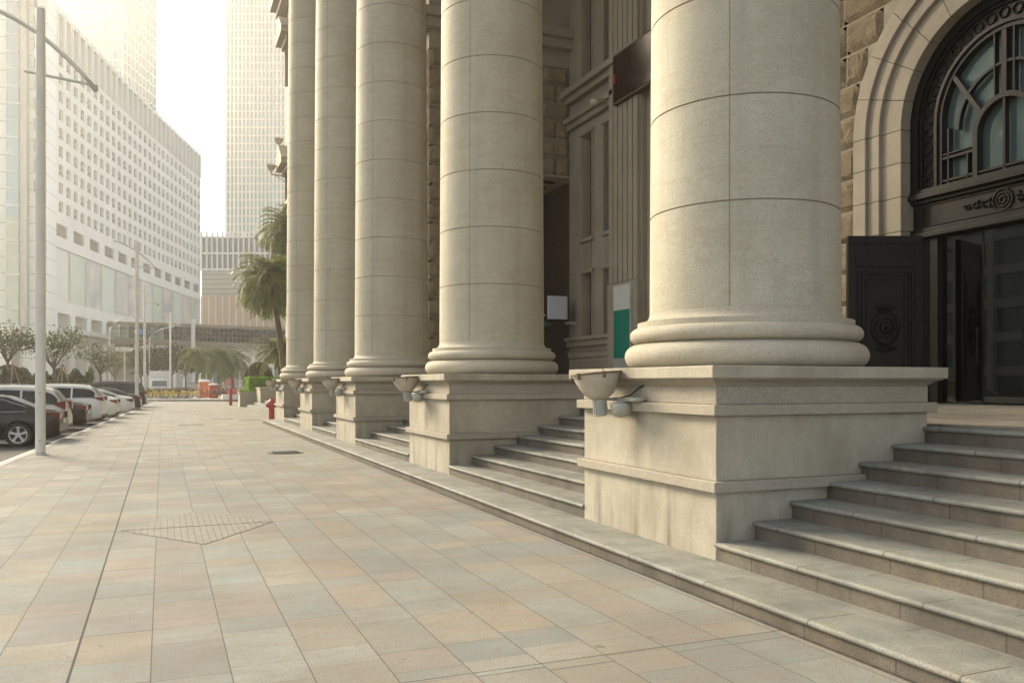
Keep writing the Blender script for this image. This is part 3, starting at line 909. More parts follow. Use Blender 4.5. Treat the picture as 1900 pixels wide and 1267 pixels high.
# string courses and pilaster
m = MB()
for v0, v1, o in ((178, 195, .42), (228, 243, .30), (628, 640, .22), (652, 660, .10)):
    z1, z0 = zv(v0, 1055), zv(v1, 1055)
    m.box(XW - o*.55, YA, z0 - .1, XW - .001, YB, z0 + .12); m.box(XW - o, YA, z0 + .12, XW - .001, YB, z1)
bp(m, 'string_course', M['archstone'], split=True, bevel=.01)
m = MB()
pz0, pz1 = zv(525, 1160), 20.9
py0, py1 = yv(1198), yv(1143)
for i in range(6):
    w_ = (py1 - py0) / 6
    m.box(XW - .30, py0 + w_*i + .03, pz0, XW - .18, py0 + w_*(i+1) - .03, pz1)
m.box(XW - .18, py0 - .05, LAND, XW - .001, py1 + .02, pz1); m.box(XW - .33, py0 - .03, pz0 - 2.9, XW - .181, py1 + .02, pz0 - .02)
bp(m, 'fluted_pilaster', M['archstone'], bevel=.01)
m = MB()                                       # sunk panels at the foot and between window tiers
for s in (sy1, sy2):
    m.box(XW - .05, s[0] + .06, zv(500, 1092), XW - .001, s[1] - .06, zv(450, 1092))
m.box(XW - .06, sy2[0] - .1, LAND + .25, XW - .001, sy1[1] + .3, zv(668, 1100))
bp(m, 'sunk_panel', M['wall'], split=True)
# ---- projecting wing with rock-faced blocks: face towards the camera at Y = YB, street face at X = WX
WX = 8.7
OP0, OP1, OPZ = 10.2, 14.15, 9.35              # tall passage opening
b = MB()
b.box(WX, YB, LAND - .2, OP0, YB + .8, 31); b.box(OP0, YB, OPZ, 14.5, YB + .8, 31); 
b.box(WX, YB + .8, -.1, WX + .6, 66.5, 31); b.box(WX + .6, 65.9, -.1, 22, 66.5, 31)
bp(b, 'wing_wall', M['wall'])
b = MB()
for k in range(19):
    z = LAND + .03 + .68 * k
    if z + .68 > 14.1: break
    xs = [WX + .0]
    x = WX; f = (.85 if k % 2 else 1.5)
    while x < 14.19:
        wd = f if x == WX else (.62 if (k % 2 and x > 13.4) else 1.15)
        lim = OP0 if z < OPZ - .05 else 14.19
        if x >= lim - .05: break
        if lim - (x + wd) < .3: wd = lim - x
        rock_block(b, Vector((x, YB, z)), ex, ez, -ey, wd, .67, 8, 6, .13)
        x += wd
    y = YB
    q = 0
    while y < 40:
        wd = .8 if ((k + q) % 2) else 1.4
        rock_block(b, Vector((WX, y, z)), ey, ez, -ex, wd, .67, 5, 4, .12); y += wd; q += 1
bp(b, 'wing_rock_facing', M['rock'], smooth=30)
m = MB()
m.box(WX - .5, YB - .5, 14.45, 14.2, YB - .001, 14.75); m.box(WX - .3, YB - .3, 14.12, 14.2, YB - .001, 14.45)
m.box(WX - .5, YB - .001, 14.45, WX - .001, 66, 14.75); m.box(WX - .3, YB - .001, 14.12, WX - .001, 66, 14.45)
bp(m, 'wing_cornice', M['archstone'], bevel=.02)
m = MB()                                       # passage lining
m.quad((OP0, YB + .8, LAND), (14.5, YB + .8, LAND), (14.5, 40, LAND), (OP0, 40, LAND))
m.quad((OP0, YB, LAND), (OP0, 40, LAND), (OP0, 40, OPZ), (OP0, YB, OPZ)); m.quad((14.45, YB + .02, LAND), (14.45, 40, LAND), (14.45, 40, OPZ), (14.45, YB + .02, OPZ))
m.quad((OP0, 33, LAND), (14.5, 33, LAND), (14.5, 33, OPZ), (OP0, 33, OPZ))
ps = bp(m, 'passage', M['brown'])
m = MB(); m.quad((OP0, YB, OPZ - .01), (14.5, YB, OPZ - .01), (14.5, 40, OPZ - .01), (OP0, 40, OPZ - .01)); m.build('soffit', M['ceil'], ps).matrix_parent_inverse = Matrix()
m = MB()
m.box(OP0 + .3, 32.6, LAND, OP0 + 2.2, 32.95, LAND + 3.2); m.box(OP0 + 2.5, 32.6, LAND, 14.3, 32.95, LAND + 4.0); m.box(13.2, 32.3, LAND, 13.5, 32.6, LAND + 6)
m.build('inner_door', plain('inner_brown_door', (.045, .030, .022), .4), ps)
m = MB()
for y in (29.3, 30.2): m.box(13.1, y, OPZ - .06, 13.9, y + .25, OPZ - .02)
m.build('recessed_light', M['black'], ps)
# portico roof and entablature (above the frame, shades the porch)
m = MB(); m.box(XP - .4, -9, 20.2, 14.75, 28.69, 23); m.box(XP - .4, 28.69, 20.2, 8.69, 36.6, 23)
bp(m, 'portico_roof', M['ceil'])
# window hoods and far return of the wing
for (yc, z0) in ((63.2, 16.9), (63.2, 26.2)):
    m = MB()
    m.box(WX - .55, yc - 1.4, z0, WX - .001, yc + 1.4, z0 + .35); m.box(WX - .95, yc - 1.7, z0 + .35, WX - .001, yc + 1.7, z0 + .7)
    m.extrude([(yc - 1.8, z0 + .7), (yc + 1.8, z0 + .7), (yc, z0 + 2.0)], 'x', WX - .95, WX - .001)
    for s in (-1, 1): m.box(WX - .35, yc + s*1.15 - .15, z0 - 2.6, WX - .001, yc + s*1.15 + .15, z0)
    bp(m, 'window_hood', M['archstone'], bevel=.02)
m = MB(); m.box(WX - .7, YB, 29.5, WX - .001, 66.8, 30.0); m.box(WX - 1.1, YB, 30.0, WX - .001, 67, 30.6)
bp(m, 'main_cornice', M['archstone'])

# torch lamps on the far end of the wing
def torch(u, v, y, lab):
    p = atY(u, v, y)
    r = thing('wall_lamp', lab, 'lamp', (WX, y, p.z), 0, 'bowl wall lamps on arms')
    L = p.x - WX
    m = MB(); m.tube([(0, 0, -.55), (L, 0, -.50)], .05, 8); m.tube([(0, 0, -1.2), (L*.5, 0, -.75), (L*.8, 0, -.52)], .035, 8); m.build('arm', M['lampmetal2'], r, smooth=40)
    m = MB(); m.lathe([(.06, -.5), (.08, -.3), (.18, -.2), (.33, .05), (.36, .16), (.32, .16)], 24, c=(L, 0, 0)); m.build('bowl', M['lampmetal'], r, smooth=50)
torch(517, 262, 65.6, 'upper bowl lamp on a wall arm left of the farthest column')
torch(503, 311, 64.2, 'lower bowl lamp on a wall arm, reaching farthest to the left above the palm')

# signs on the panel wall
p = atX(1137, 105, 13.75); q = atX(1202, 68, 13.75); z0 = atX(1137, 197, 13.75).z
r = thing('display_board', 'dark brown electronic display board hung high on the fluted pilaster', 'display', (13.75, q.y, z0))
m = MB(); yy = p.y - q.y + .5; hh = p.z - z0
m.box(0, -.5, 0, .25, yy - .5, hh); m.build('housing', M['brown'], r, bevel=.02)
m = MB(); m.box(-.02, -.42, .08, -.001, yy - .58, hh - .08); m.build('screen', M['led'], r)
m = MB(); m.box(-.026, yy - .66, hh*.42, -.021, yy - .60, hh*.60); m.build('indicator', emit('red_led', (.35, .02, .015), .12), r)
r = thing('lightbox_sign', 'square white light box projecting from the wall edge beside the dark passage', 'sign', (14.1, 28.2, 0))
a = atY(1016, 592, 28.0); c = atY(1053, 550, 28.0)
m = MB(); m.box(a.x - 14.1, -.22, a.z, c.x - 14.1, -.14, c.z); m.build('face', M['lightbox'], r, bevel=.03)
m = MB(); m.box(a.x - 14.05, -.13, a.z - .07, c.x - 14.02, .12, c.z - .05); m.build('housing', M['black'], r, bevel=.02)
m = MB(); m.tube([(-.3, 0, a.z - .10), (.2, 0, a.z - .12), (.2, .1, a.z - .3)], .06, 8); m.build('bracket', M['lampmetal2'], r, smooth=40)
p = atY(1013, 600, 28.5)
r = thing('green_lamp', 'small green shaded lamp hanging beside the white light box', 'lamp', p)
m = MB(); m.lathe([(.02, .1), (.16, .02), (.2, -.06), (.15, -.12), (.02, -.14)], 16); m.build('shade', plain('green_glass', (.05, .16, .10), .3), r, smooth=50)
m = MB(); m.lathe([(.02, .34), (.12, .34), (.12, .28), (.02, .26)], 16); m.tube([(0, 0, .1), (0, 0, .28)], .015, 6); m.build('fitting', M['white_sign'], r, smooth=40)
X_ = 13.8
a = atX(1139, 665, X_); c = atX(1168, 530, X_)
r = thing('notice_board', 'tall narrow board with white top and green lower half at the foot of the pilaster', 'sign', (X_, c.y, 0))
wd = a.y - c.y
zt = atX(1139, 533, X_).z; zm = atX(1139, 577, X_).z
m = MB(); m.box(.0, -.06, LAND + .1, .09, wd + .06, zt + .06); m.build('frame', M['sign_frame'], r, bevel=.01)
m = MB(); m.box(-.012, 0, zm, -.001, wd, zt); m.build('white_face', M['white_sign'], r)
m = MB(); m.box(-.012, 0, a.z, -.001, wd, zm - .005); m.build('green_face', M['green_sign'], r)
p = atX(1103, 190, 13.6)
r = thing('security_camera', 'small pale dome camera on a bracket above the narrow windows', 'camera', p)
m = MB(); m.box(-.05, -.06, .05, .6, .06, .12); m.lathe([(.02, -.14), (.12, -.09), (.16, .0), (.16, .06), (.1, .1)], 16); m.build('housing', M['lampmetal'], r, smooth=40)
# =================================================================== PAVEMENT FITTINGS
def ground_at(u, v, h=0):
    d = ray(u, v); t = (h - EYE) / d.z
    return Vector((d.x * t, d.y * t, h))
# ribbed diamond inlays
def inlay(u0, v0, u1, v1, u2, v2, u3, v3, label):
    A, B_, C_, D = [ground_at(*p) for p in ((u0, v0), (u1, v1), (u2, v2), (u3, v3))]
    c = (A + B_ + C_ + D) / 4
    r = thing('diamond_inlay', label, 'paving inlay', (c.x, c.y, 0), 0, 'ribbed diamond inlays in the pavement')
    hx = abs(C_.x - A.x) / 2; hy = abs(B_.y - D.y) / 2
    m = MB(); m.add([(-hx, 0, .004), (0, -hy, .004), (hx, 0, .004), (0, hy, .004)], [(0,1,2,3)]); m.build('plate', M['inlay'], r)
    m = MB(); n = 24
    for i in range(1, n):
        x = -hx + 2*hx*i/n; L = hy * (1 - abs(x)/hx)
        m.box(x - .003, -L, .0045, x + .003, L, .007)
    m.box(-hx, -.004, .0045, hx, .004, .0078)
    m.build('ribs', M['groove'], r)
M['inlay'] = plain('inlay_stone', (.215, .205, .175), .7, sc=9); M['groove'] = plain('groove_dark', (.13, .125, .105), .8)
inlay(225, 983, 365, 950, 505, 967, 378, 1012, 'large ribbed diamond inlay in the paving, nearest to the viewer')
inlay(262, 853, 335, 844, 410, 848, 345, 859, 'ribbed diamond inlay farther up the paving, thin and faint')
r0 = ground_at(530, 840)
r = thing('manhole_cover', 'round grey manhole cover in the paving near the steps', 'manhole cover', r0)
m = MB(); m.lathe([(.42, .0), (.42, .010), (.0, .010)], 40, cap=False); m.build('rim', M['groove'], r)
m = MB(); m.lathe([(.37, .0105), (.37, .016), (0, .016)], 40, cap=False)
for i in range(-4, 5): m.box(-.3, i*.075 - .012, .016, .3, i*.075 + .012, .02)
m.build('lid', M['iron'], r)
for (u, v, w_, d_, lab) in ((355, 788, .95, .42, 'dark drain grate across the paving, nearest of the three'), (412, 777, .95, .3, 'drain grate in the paving right of the nearest one'), (464, 779.5, 1.0, .3, 'drain grate close to the end of the steps')):
    p = ground_at(u, v)
    r = thing('drain_grate', lab, 'drain', p, 0, 'drain grates in the paving')
    m = MB(); m.box(-w_/2, -d_/2, .001, w_/2, d_/2, .006); m.build('tray', M['black'], r)
    m = MB()
    for i in range(9): m.box(-w_/2 + w_*i/9, -d_/2, .0065, -w_/2 + w_*i/9 + .05, d_/2, .013)
    m.build('bars', M['iron'], r)

# hydrants
def make_hydrant(p, label, s=1.0):
    r = thing('fire_hydrant', label, 'hydrant', p, 0, 'red fire hydrants'); r.scale = (s, s, s)
    m = MB(); m.lathe([(.17, 0), (.17, .04), (.12, .05), (.115, .10), (.115, .52), (.15, .53), (.15, .58), (.125, .59), (.13, .72), (.165, .73), (.165, .77), (.14, .80), (.09, .87), (.05, .90), (.05, .95), (.03, .96)], 24)
    m.build('barrel', M['red'], r, smooth=40)
    m = MB()
    for (dx, dy, rr, L) in ((1, 0, .055, .24), (-1, 0, .055, .24), (0, -1, .075, .24)):
        T = Matrix.Translation((0, 0, .64)) @ Vector((0,0,1)).rotation_difference(Vector((dx, dy, 0))).to_matrix().to_4x4()
        m.lathe([(rr, 0), (rr, L*.6), (rr*1.4, L*.62), (rr*1.4, L*.9), (rr*.5, L*.92), (rr*.5, L)], 14, M=T)
    m.build('nozzle', M['red'], r, smooth=40)
    return r
p = gnd(504, 37.0); make_hydrant(p, 'red fire hydrant in front of the farthest pedestal', 1.05)
p = gnd(257, 53.0); make_hydrant(p, 'orange red fire hydrant by the second lamp post near the parked cars', .9)
p = gnd(428, 62)
r = thing('bollard', 'red square post standing alone on the far paving', 'bollard', p)
m = MB(); m.box(-.11, -.11, 0, .11, .11, 1.08); m.build('post', M['red'], r, bevel=.01)
m = MB(); m.box(-.13, -.13, 1.081, .13, .13, 1.14); m.box(-.115, -.115, .78, .115, .115, .86); m.build('cap', M['red'], r, bevel=.01)

# far steps, planters and hedges right of the far paving
b = MB(); 
for k in range(3):
    b.box(5.3 + .45*k, 43 + .1*k, -.05 if k == 0 else .16*k - .02, 8.66, 62 - .3*k, .16*(k+1))
tag(b.build('far_steps', M['tread'], bevel=.012), 'three low stone steps beyond the farthest pedestal, behind the hydrant', 'steps')
def planter(u0, u1, z, vtop, label, dp=1.2, mat='band'):
    a, c = gnd(u0, z), gnd(u1, z); wd = (c - a).length; ht = EYE + (710 - vtop) * z / F
    cc = (a + c) / 2
    r = thing('stone_planter', label, 'planter', cc, 0, 'stone planters')
    m = MB(); m.box(-wd/2, 0, 0, wd/2, dp, ht - .12); m.build('box', M[mat], r, bevel=.01)
    m = MB(); m.box(-wd/2 - .05, -.05, ht - .119, wd/2 + .05, dp + .05, ht); m.build('coping', M['band'], r, bevel=.012)
    return cc, wd, ht
def leaf_cloud(mb, pts_fn, n, size, rnd, flat=.0):
    for _ in range(n):
        p = pts_fn(); s = size * rnd.uniform(.6, 1.35)
        a = Vector((rnd.gauss(0,1), rnd.gauss(0,1), rnd.gauss(0,1) * (1 - flat))).normalized()
        t = a.cross(Vector((rnd.gauss(0,1), rnd.gauss(0,1), rnd.gauss(0,1)))).normalized()
        q = a.cross(t)
        mb.add([p - t*s, p + q*s*.45 , p + t*s, p - q*s*.45], [(0,1,2,3)])
rl = random.Random(11)
def shell_box(x0, y0, z0, x1, y1, z1):
    def f():
        k = rl.random(); p = [rl.uniform(x0, x1), rl.uniform(y0, y1), rl.uniform(z0, z1)]
        if k < .45: p[2] = z1 - abs(rl.gauss(0, .06))
        elif k < .8: p[1] = y0 + abs(rl.gauss(0, .06))
        else: p[0] = x0 + abs(rl.gauss(0, .06))
        return Vector(p)
    return f
cc, wd, ht = planter(446, 481, 58, 727, 'grey stone planter box with low green plants near the red post', 1.5)
m = MB(); leaf_cloud(m, shell_box(-wd/2, .1, ht - .05, wd/2, 1.4, ht + .14), 500, .07, rl)
tag(m.build('low_plants', M['hedge'], loc=cc, fix=False), 'low green plants filling the grey planter box', 'plant')
cc, wd, ht = planter(484, 530, 56, 719, 'tall dark stone planter carrying the bright clipped hedge', 2.5, 'pedestal')
cc2 = gnd(462, 59)
m = MB(); leaf_cloud(m, shell_box(0, 0, 1.15, 2.6, 3.5, 2.05), 5200, .075, rl)
tag(m.build('clipped_hedge', M['hedge'], loc=(cc2.x, cc2.y, 0), fix=False), 'bright yellow green clipped hedge beside the farthest column', 'hedge')
m = MB(); m.box(.15, .15, 0, 2.5, 3.4, 1.14); tag(m.build('planting_wall', M['band'], loc=(cc2.x, cc2.y, 0)), 'low stone planting wall under the bright clipped hedge', 'wall')
def dome(c, rx, rz, n, size):
    def f():
        a = rl.uniform(0, 2*PI); q = rl.uniform(-.25, 1); rr = math.sqrt(max(0, 1 - q*q)) * (1 - abs(rl.gauss(0, .05)))
        return Vector((c[0] + rx*rr*math.cos(a), c[1] + rx*rr*math.sin(a), c[2] + rz*q))
    return f
def topiary(u, z, vtop, rx, h0, label, mat='topiary'):
    p = gnd(u, z); ht = EYE + (710 - vtop) * z / F
    r = thing('topiary_bush', label, 'bush', p, 0, 'rounded bushes')
    m = MB(); leaf_cloud(m, dome((0, 0, h0), rx, ht - h0, 0, 0), 5000, .07, rl)
    m.build('crown', M[mat], r, fix=False)
    m = MB(); m.lathe([(rx*.88, h0 - .25*(ht-h0)), (rx*.93, h0), (rx*.84, h0 + (ht-h0)*.4), (rx*.6, h0 + (ht-h0)*.7), (.05, h0 + (ht-h0)*.92)], 20); m.tube([(0,0,0), (0,0,h0)], .14, 8)
    m.build('branches', M['trunk'], r, smooth=True)
topiary(480, 68, 672, 1.18, 1.7, 'dark olive dome shaped bush behind the bright hedge')
topiary(16, 62, 677, 1.15, 1.6, 'dark green rounded bush at the left edge behind the parked cars', 'dleaf')

# flower bed
a = gnd(425, 82)
m = MB(); leaf_cloud(m, shell_box(0, 0, .45, 3.0, 1.4, .95), 900, .08, rl)
tag(m.build('flower_bed', M['flower'], loc=(a.x, a.y, 0), fix=False), 'pink flowers in a low white bed beyond the red post', 'flower bed')
m = MB(); m.box(-.6, -.2, 0, 3.1, 1.6, .5); tag(m.build('bed_edging', M['concrete2'], loc=(a.x, a.y, 0), bevel=.02), 'low white wall edging the pink flowers', 'wall')
a = gnd(418, 88)
m = MB(); leaf_cloud(m, lambda: Vector((rl.gauss(0, 1.0), rl.gauss(0, .5), .35 + abs(rl.gauss(0, .42)))), 1100, .10, rl)
tag(m.build('red_shrub', leafy('reddish_leaves', (.10, .03, .025), (.17, .07, .05)), loc=a, fix=False), 'dark reddish shrub behind the pink flowers', 'shrub')

# =================================================================== LAMP POSTS
def make_post():
    r = thing('lamp_post', 'x', 'lamp post', (0,0,0), 0, 'tall white lamp posts along the kerb')
    m = MB(); m.lathe([(.15, 0), (.15, .03), (.108, .031), (.108, 3.2), (.104, 8.8), (.095, 10.26), (.0, 10.28)], 24, cap=False); m.build('pole', M['polemetal'], r, smooth=40)
    m = MB(); m.tube([(-.32, 0, 8.78), (1.2, 0, 8.64)], .035, 8); m.build('crossbar', M['polemetal'], r, smooth=40)
    m = MB(); m.tube([(-1.3, 0, 10.22), (-.95, 0, 10.13), (-.5, 0, 9.94), (0, 0, 9.66), (.3, 0, 9.42), (.6, 0, 9.15), (.85, 0, 8.90), (1.02, 0, 8.70)], [.05]*8, 8)
    m.build('curved_arm', M['polemetal'], r, smooth=True)
    m = MB(); m.tube([(1.0, 0, 8.73), (1.16, 0, 8.52)], [.055, .065], 8); m.build('lamp_head', M['lampmetal2'], r, smooth=40)
    m = MB(); m.lathe([(.12, 0), (.12, .02), (.0, .02)], 6, c=(0, 0, .03), cap=False)
    for z in (.3, 1.4): m.box(-.012, -.118, z, .012, -.1, z + .03)
    m.build('bolts', M['iron'], r)
    return r
lp = make_post()
pl = ['nearest tall white lamp post in front of the brown black car', 'second tall white lamp post beside the orange red hydrant', 'third tall white lamp post, by the blue sign on the footbridge', 'farthest tall white lamp post, in front of the white truck']
for i, (u, z) in enumerate(((75, 19.5), (254, 51.5), (268.5, 75), (316, 103))):
    l = lp if i == 0 else copy_tree(lp)
    l.location = gnd(u, z); l['label'] = pl[i]
    if i: l.rotation_euler.z = R(180) if i == 1 else 0
    if i == 1: l.rotation_euler.z = 0
def small_post(u, z, vtop, label, kind):
    p = gnd(u, z); h = EYE + (710 - vtop) * z / F
    r = thing('street_lamp', label, 'street lamp', p, 0, 'small street lamps')
    m = MB(); m.tube([(0,0,0), (0,0,h)], .07, 10); m.build('pole', M['polemetal'], r, smooth=40)
    if kind == 'flat':
        m = MB(); m.lathe([(.12, h - .35), (.75, h - .30), (.85, h - .05), (.82, h + .05), (.1, h + .1)], 20); m.build('head', M['frame'], r, smooth=40)
    elif kind == 'curve':
        m = MB(); m.tube([(0,0,h), (.1,0,h+.8), (.6,0,h+1.5), (1.6,0,h+2.0), (2.6,0,h+2.3)], .06, 8); m.build('arm', M['polemetal'], r, smooth=True)
        m = MB(); m.tube([(2.5,0,h+2.28), (3.3,0,h+2.42)], [.1, .12], 8); m.build('head', M['frame'], r, smooth=40)
    else:
        m = MB(); m.lathe([(.09, h), (.09, h+.1), (.0, h+.12)], 10, cap=False); m.build('cap', M['frame'], r)
small_post(124, 66, 612, 'thin plain white pole among the trees behind the parked cars', 'plain')
small_post(231, 88, 646, 'short street lamp with a flat round head left of the second lamp post', 'flat')
small_post(203, 95, 622, 'white street lamp with a curved arm in front of the white building', 'curve')
small_post(277, 120, 636, 'far curved street lamp under the footbridge', 'curve')
small_post(331, 130, 662, 'thin far street lamp with flat head among the dark trees', 'flat')

# =================================================================== CARS
def interp(tab, x):
    if x <= tab[0][0]: return tab[0][1]
    for (a, va), (b_, vb) in zip(tab, tab[1:]):
        if x <= b_:
            t = (x - a) / (b_ - a); return va + (vb - va) * t
    return tab[-1][1]
def smooth_tab(tab, x, h=.07): return sum(interp(tab, x + d * h) for d in (-1, -.5, 0, .5, 1)) / 5
CARS = {
 'sedan': dict(L=4.85, W=.92, top=[(-2.42,.52),(-2.41,.90),(-2.36,.99),(-2.15,1.045),(-1.78,1.085),(-1.0,1.40),(-.45,1.47),(.15,1.465),(.55,1.39),(1.25,1.06),(1.5,.99),(2.0,.88),(2.30,.74),(2.42,.50)],
      belt=[(-2.4,.94),(-1.6,.965),(1.2,.90),(2.4,.7)], wx=(-1.42, 1.43), wr=.335, win=(-1.62, 1.12), pill=(-.98, .05), rear=(-1.72, -1.0), front=(.5, 1.22), tail=(.74, .93), zb=.20),
 'hatch': dict(L=4.4, W=.89, top=[(-2.20,.50),(-2.19,.85),(-2.12,1.0),(-1.95,1.08),(-1.75,1.14),(-1.25,1.36),(-.5,1.48),(.15,1.47),(.55,1.39),(1.2,1.06),(1.4,.99),(1.85,.88),(2.12,.72),(2.2,.48)],
      belt=[(-2.2,.95),(-1.5,.97),(1.2,.90),(2.2,.7)], wx=(-1.32, 1.32), wr=.325, win=(-1.72, 1.05), pill=(-.95, .05), rear=(-1.80, -1.15), front=(.5, 1.15), tail=(.78, .98), zb=.20),
 'suv': dict(L=4.6, W=.93, top=[(-2.30,.55),(-2.29,.95),(-2.22,1.10),(-2.12,1.20),(-1.90,1.56),(-1.6,1.655),(-.6,1.70),(.2,1.68),(.55,1.60),(1.2,1.20),(1.45,1.10),(1.95,1.0),(2.22,.85),(2.3,.55)],
      belt=[(-2.3,1.10),(-1.5,1.10),(1.2,1.0),(2.3,.8)], wx=(-1.36, 1.35), wr=.36, win=(-2.02, 1.08), pill=(-1.12, -.05), rear=(-2.14, -1.82), front=(.5, 1.2), tail=(.98, 1.18), zb=.24),
 'mpv': dict(L=4.85, W=.92, top=[(-2.42,.50),(-2.41,.92),(-2.37,1.05),(-2.30,1.14),(-2.05,1.52),(-1.8,1.62),(-.8,1.68),(.2,1.66),(.7,1.55),(1.5,1.14),(1.75,1.03),(2.1,.90),(2.35,.72),(2.42,.48)],
      belt=[(-2.4,1.02),(-1.5,1.02),(1.4,.95),(2.4,.75)], wx=(-1.45, 1.42), wr=.335, win=(-2.22, 1.3), pill=(-1.15, .0), rear=(-2.30, -1.98), front=(.65, 1.45), tail=(.86, 1.16), zb=.20),
 'van': dict(L=5.0, W=.95, top=[(-2.50,.52),(-2.49,1.0),(-2.44,1.15),(-2.38,1.24),(-2.16,1.72),(-1.9,1.83),(-.8,1.88),(.4,1.86),(.9,1.72),(1.6,1.24),(1.8,1.14),(2.2,1.02),(2.44,.82),(2.5,.5)],
      belt=[(-2.5,1.12),(-1.5,1.12),(1.5,1.05),(2.5,.8)], wx=(-1.5, 1.5), wr=.36, win=(-2.30, 1.45), pill=(-1.1, .1), rear=(-2.38, -2.08), front=(.85, 1.55), tail=(.98, 1.22), zb=.24),
}
def make_car(kind, mat, label, rear, yaw=0, z0=-.12, tail=True):
    S = CARS[kind]; L2 = S['L']/2
    r = thing('parked_car', label, 'car', (0,0,0), 0, 'cars parked along the kerb')
    r.rotation_euler.z = PI + yaw
    d = Vector((math.cos(PI + yaw), math.sin(PI + yaw), 0))
    r.location = Vector((rear[0], rear[1], z0)) + d * L2
    W = S['W']
    xs = sorted(set([-L2, L2] + [round(-L2 + S['L']*i/60, 4) for i in range(61)]))
    def ring(x):
        top = smooth_tab(S['top'], x); belt = interp(S['belt'], x)
        q = abs(x) / L2
        w_ = W * (1 - .055*q**2 - .10 * max(0, (q - .86) / .14)**2)
        zb = S['zb'] + .10 * max(0, (q - .80)/.2)**2
        bl = min(belt, top - .05)
        cab = max(0, min(1, (top - belt) / .5))
        wt = w_ * (.90 - .20*cab)
        return [(0, zb), (w_*.86, zb), (w_*.955, zb + .07), (w_*.985, zb + .20), (w_, (zb + bl)/2 + .04), (w_*.988, bl - .06), (w_*.955, bl), (wt + .03*cab, top - .085 + .03*(1-cab)), (wt - .04, top - .018), (wt*.55, top), (0, top + .008)]
    vs = []; fs = []
    rings = [ring(x) for x in xs]; n = len(rings[0])
    for x, rg in zip(xs, rings):
        vs += [(x, y, z) for y, z in rg] + [(x, -y, z) for y, z in rg[-2:0:-1]]
    nn = 2*n - 2
    for i in range(len(xs)-1):
        for k in range(nn): fs.append((i*nn+k, i*nn+(k+1)%nn, (i+1)*nn+(k+1)%nn, (i+1)*nn+k))
    fs += [tuple(range(nn-1, -1, -1)), tuple((len(xs)-1)*nn + k for k in range(nn))]
    m = MB(); m.add(vs, fs)
    body = m.build('body', [mat, M['black']], r, smooth=35)
    # wheel arches cut out of the body
    c = MB()
    for wx in S['wx']:
        T = Matrix.Translation((wx, 0, S['wr'])) @ Matrix.Rotation(R(90), 4, 'X')
        for s in (1, -1):
            c.lathe([(S['wr'] + .055, s*W*.62), (S['wr'] + .055, s*(W + .3))], 36, M=T)
    cut = c.build('cut', M['black'])
    cut.parent = r
    bo = body.modifiers.new('b', 'BOOLEAN'); bo.object = cut; bo.operation = 'DIFFERENCE'; bo.solver = 'EXACT'
    bpy.context.view_layer.update()
    dg = bpy.context.evaluated_depsgraph_get()
    me = bpy.data.meshes.new_from_object(body.evaluated_get(dg))
    body.modifiers.clear(); body.data = me
    bpy.data.objects.remove(cut)
    # side glass
    def side_pt(x, t, s, off=.006):
        rg = ring(x); (y0, z0_), (y1, z1) = rg[6], rg[7]
        return (x, s * (y0 + (y1-y0)*t + off), z0_ + (z1-z0_)*t + off*.4)
    cuts = [S['win'][0], *S['pill'], S['win'][1]]
    for s in (1, -1):
        for a, e in zip(cuts, cuts[1:]):
            a2, e2 = a + .035, e - .035
            pts = [a2 + (e2-a2)*i/12 for i in range(13)]
            pts = [x for x in pts if ring(x)[7][1] - ring(x)[6][1] > .07]
            if len(pts) < 3: continue
            m = MB(); vs = []
            for x in pts:
                vs += [side_pt(x, .10, s), side_pt(x, .90, s)]
            m.add(vs, [(2*i, 2*i+2, 2*i+3, 2*i+1) for i in range(len(pts)-1)])
            m.build('side_window', M['carglass'], r, smooth=True)
        m = MB()                                # bright belt moulding
        pts = [S['win'][0] + (S['win'][1]-S['win'][0])*i/20 for i in range(21)]
        m.tube([side_pt(x, .035, s, .004) for x in pts], .010, 5)
        tp = [x for x in pts if ring(x)[7][1] - ring(x)[6][1] > .07]
        m.tube([side_pt(x, .96, s, .004) for x in tp], .009, 5)
        m.build('window_trim', M['chrome'], r, smooth=True)
        for x in (S['pill'][0] + .22, S['pill'][1] + .12):
            rg = ring(x); m = MB(); m.box(x, s*(rg[5][0] + .0), rg[5][1] - .08, x + .2, s*(rg[5][0] + .03), rg[5][1] - .05); m.build('door_handle', M['chrome'] if kind == 'sedan' else mat, r, bevel=.006)
        # tail light round the corner
        m = MB(); vs = []
        z0_, z1 = S['tail']
        px = [-L2 - .012, -L2 + .04, -L2 + .11, -L2 + .20, -L2 + .31]
        for j, x in enumerate(px):
            y_ = ring(max(x, -L2 + .003))[4][0] + .008; 
            f = j / 4
            vs += [(x, s*y_, z0_ + (z1-z0_)*(.05 + .62*f**1.3)), (x, s*y_, z1 - .02*f)]
        yb = ring(-L2)[4][0]
        m.add(vs, [(2*i, 2*i+2, 2*i+3, 2*i+1) for i in range(4)])
        m.add([(-L2 - .012, s*yb*1.005, z0_), (-L2 - .012, s*yb*1.005, z1), (-L2 - .014, s*yb*.62, z1 - .01), (-L2 - .014, s*yb*.62, z0_ + .05)], [(0,1,2,3)])
        m.build('tail_light', M['tail'], r)
    for nm, (a, e) in (('rear_window', S['rear']), ('windscreen', S['front'])):
        m = MB(); vs = []
        for i in range(9):
            x = a + (e - a)*i/8; rg = ring(x); y_ = max(.2, rg[8][0] - .05); t_ = rg[9][1] + .012
            sg = -1 if nm == 'rear_window' else 1
            vs += [(x + sg*.012, -y_, t_ - .016), (x + sg*.012, 0, t_ + .006), (x + sg*.012, y_, t_ - .016)]
        m.add(vs, [(3*i+k, 3*i+3+k, 3*i+4+k, 3*i+1+k) for i in range(8) for k in (0, 1)])
        m.build(nm, M['carglass'], r, smooth=True)
    # sill, bumper trim, number plate
    m = MB()
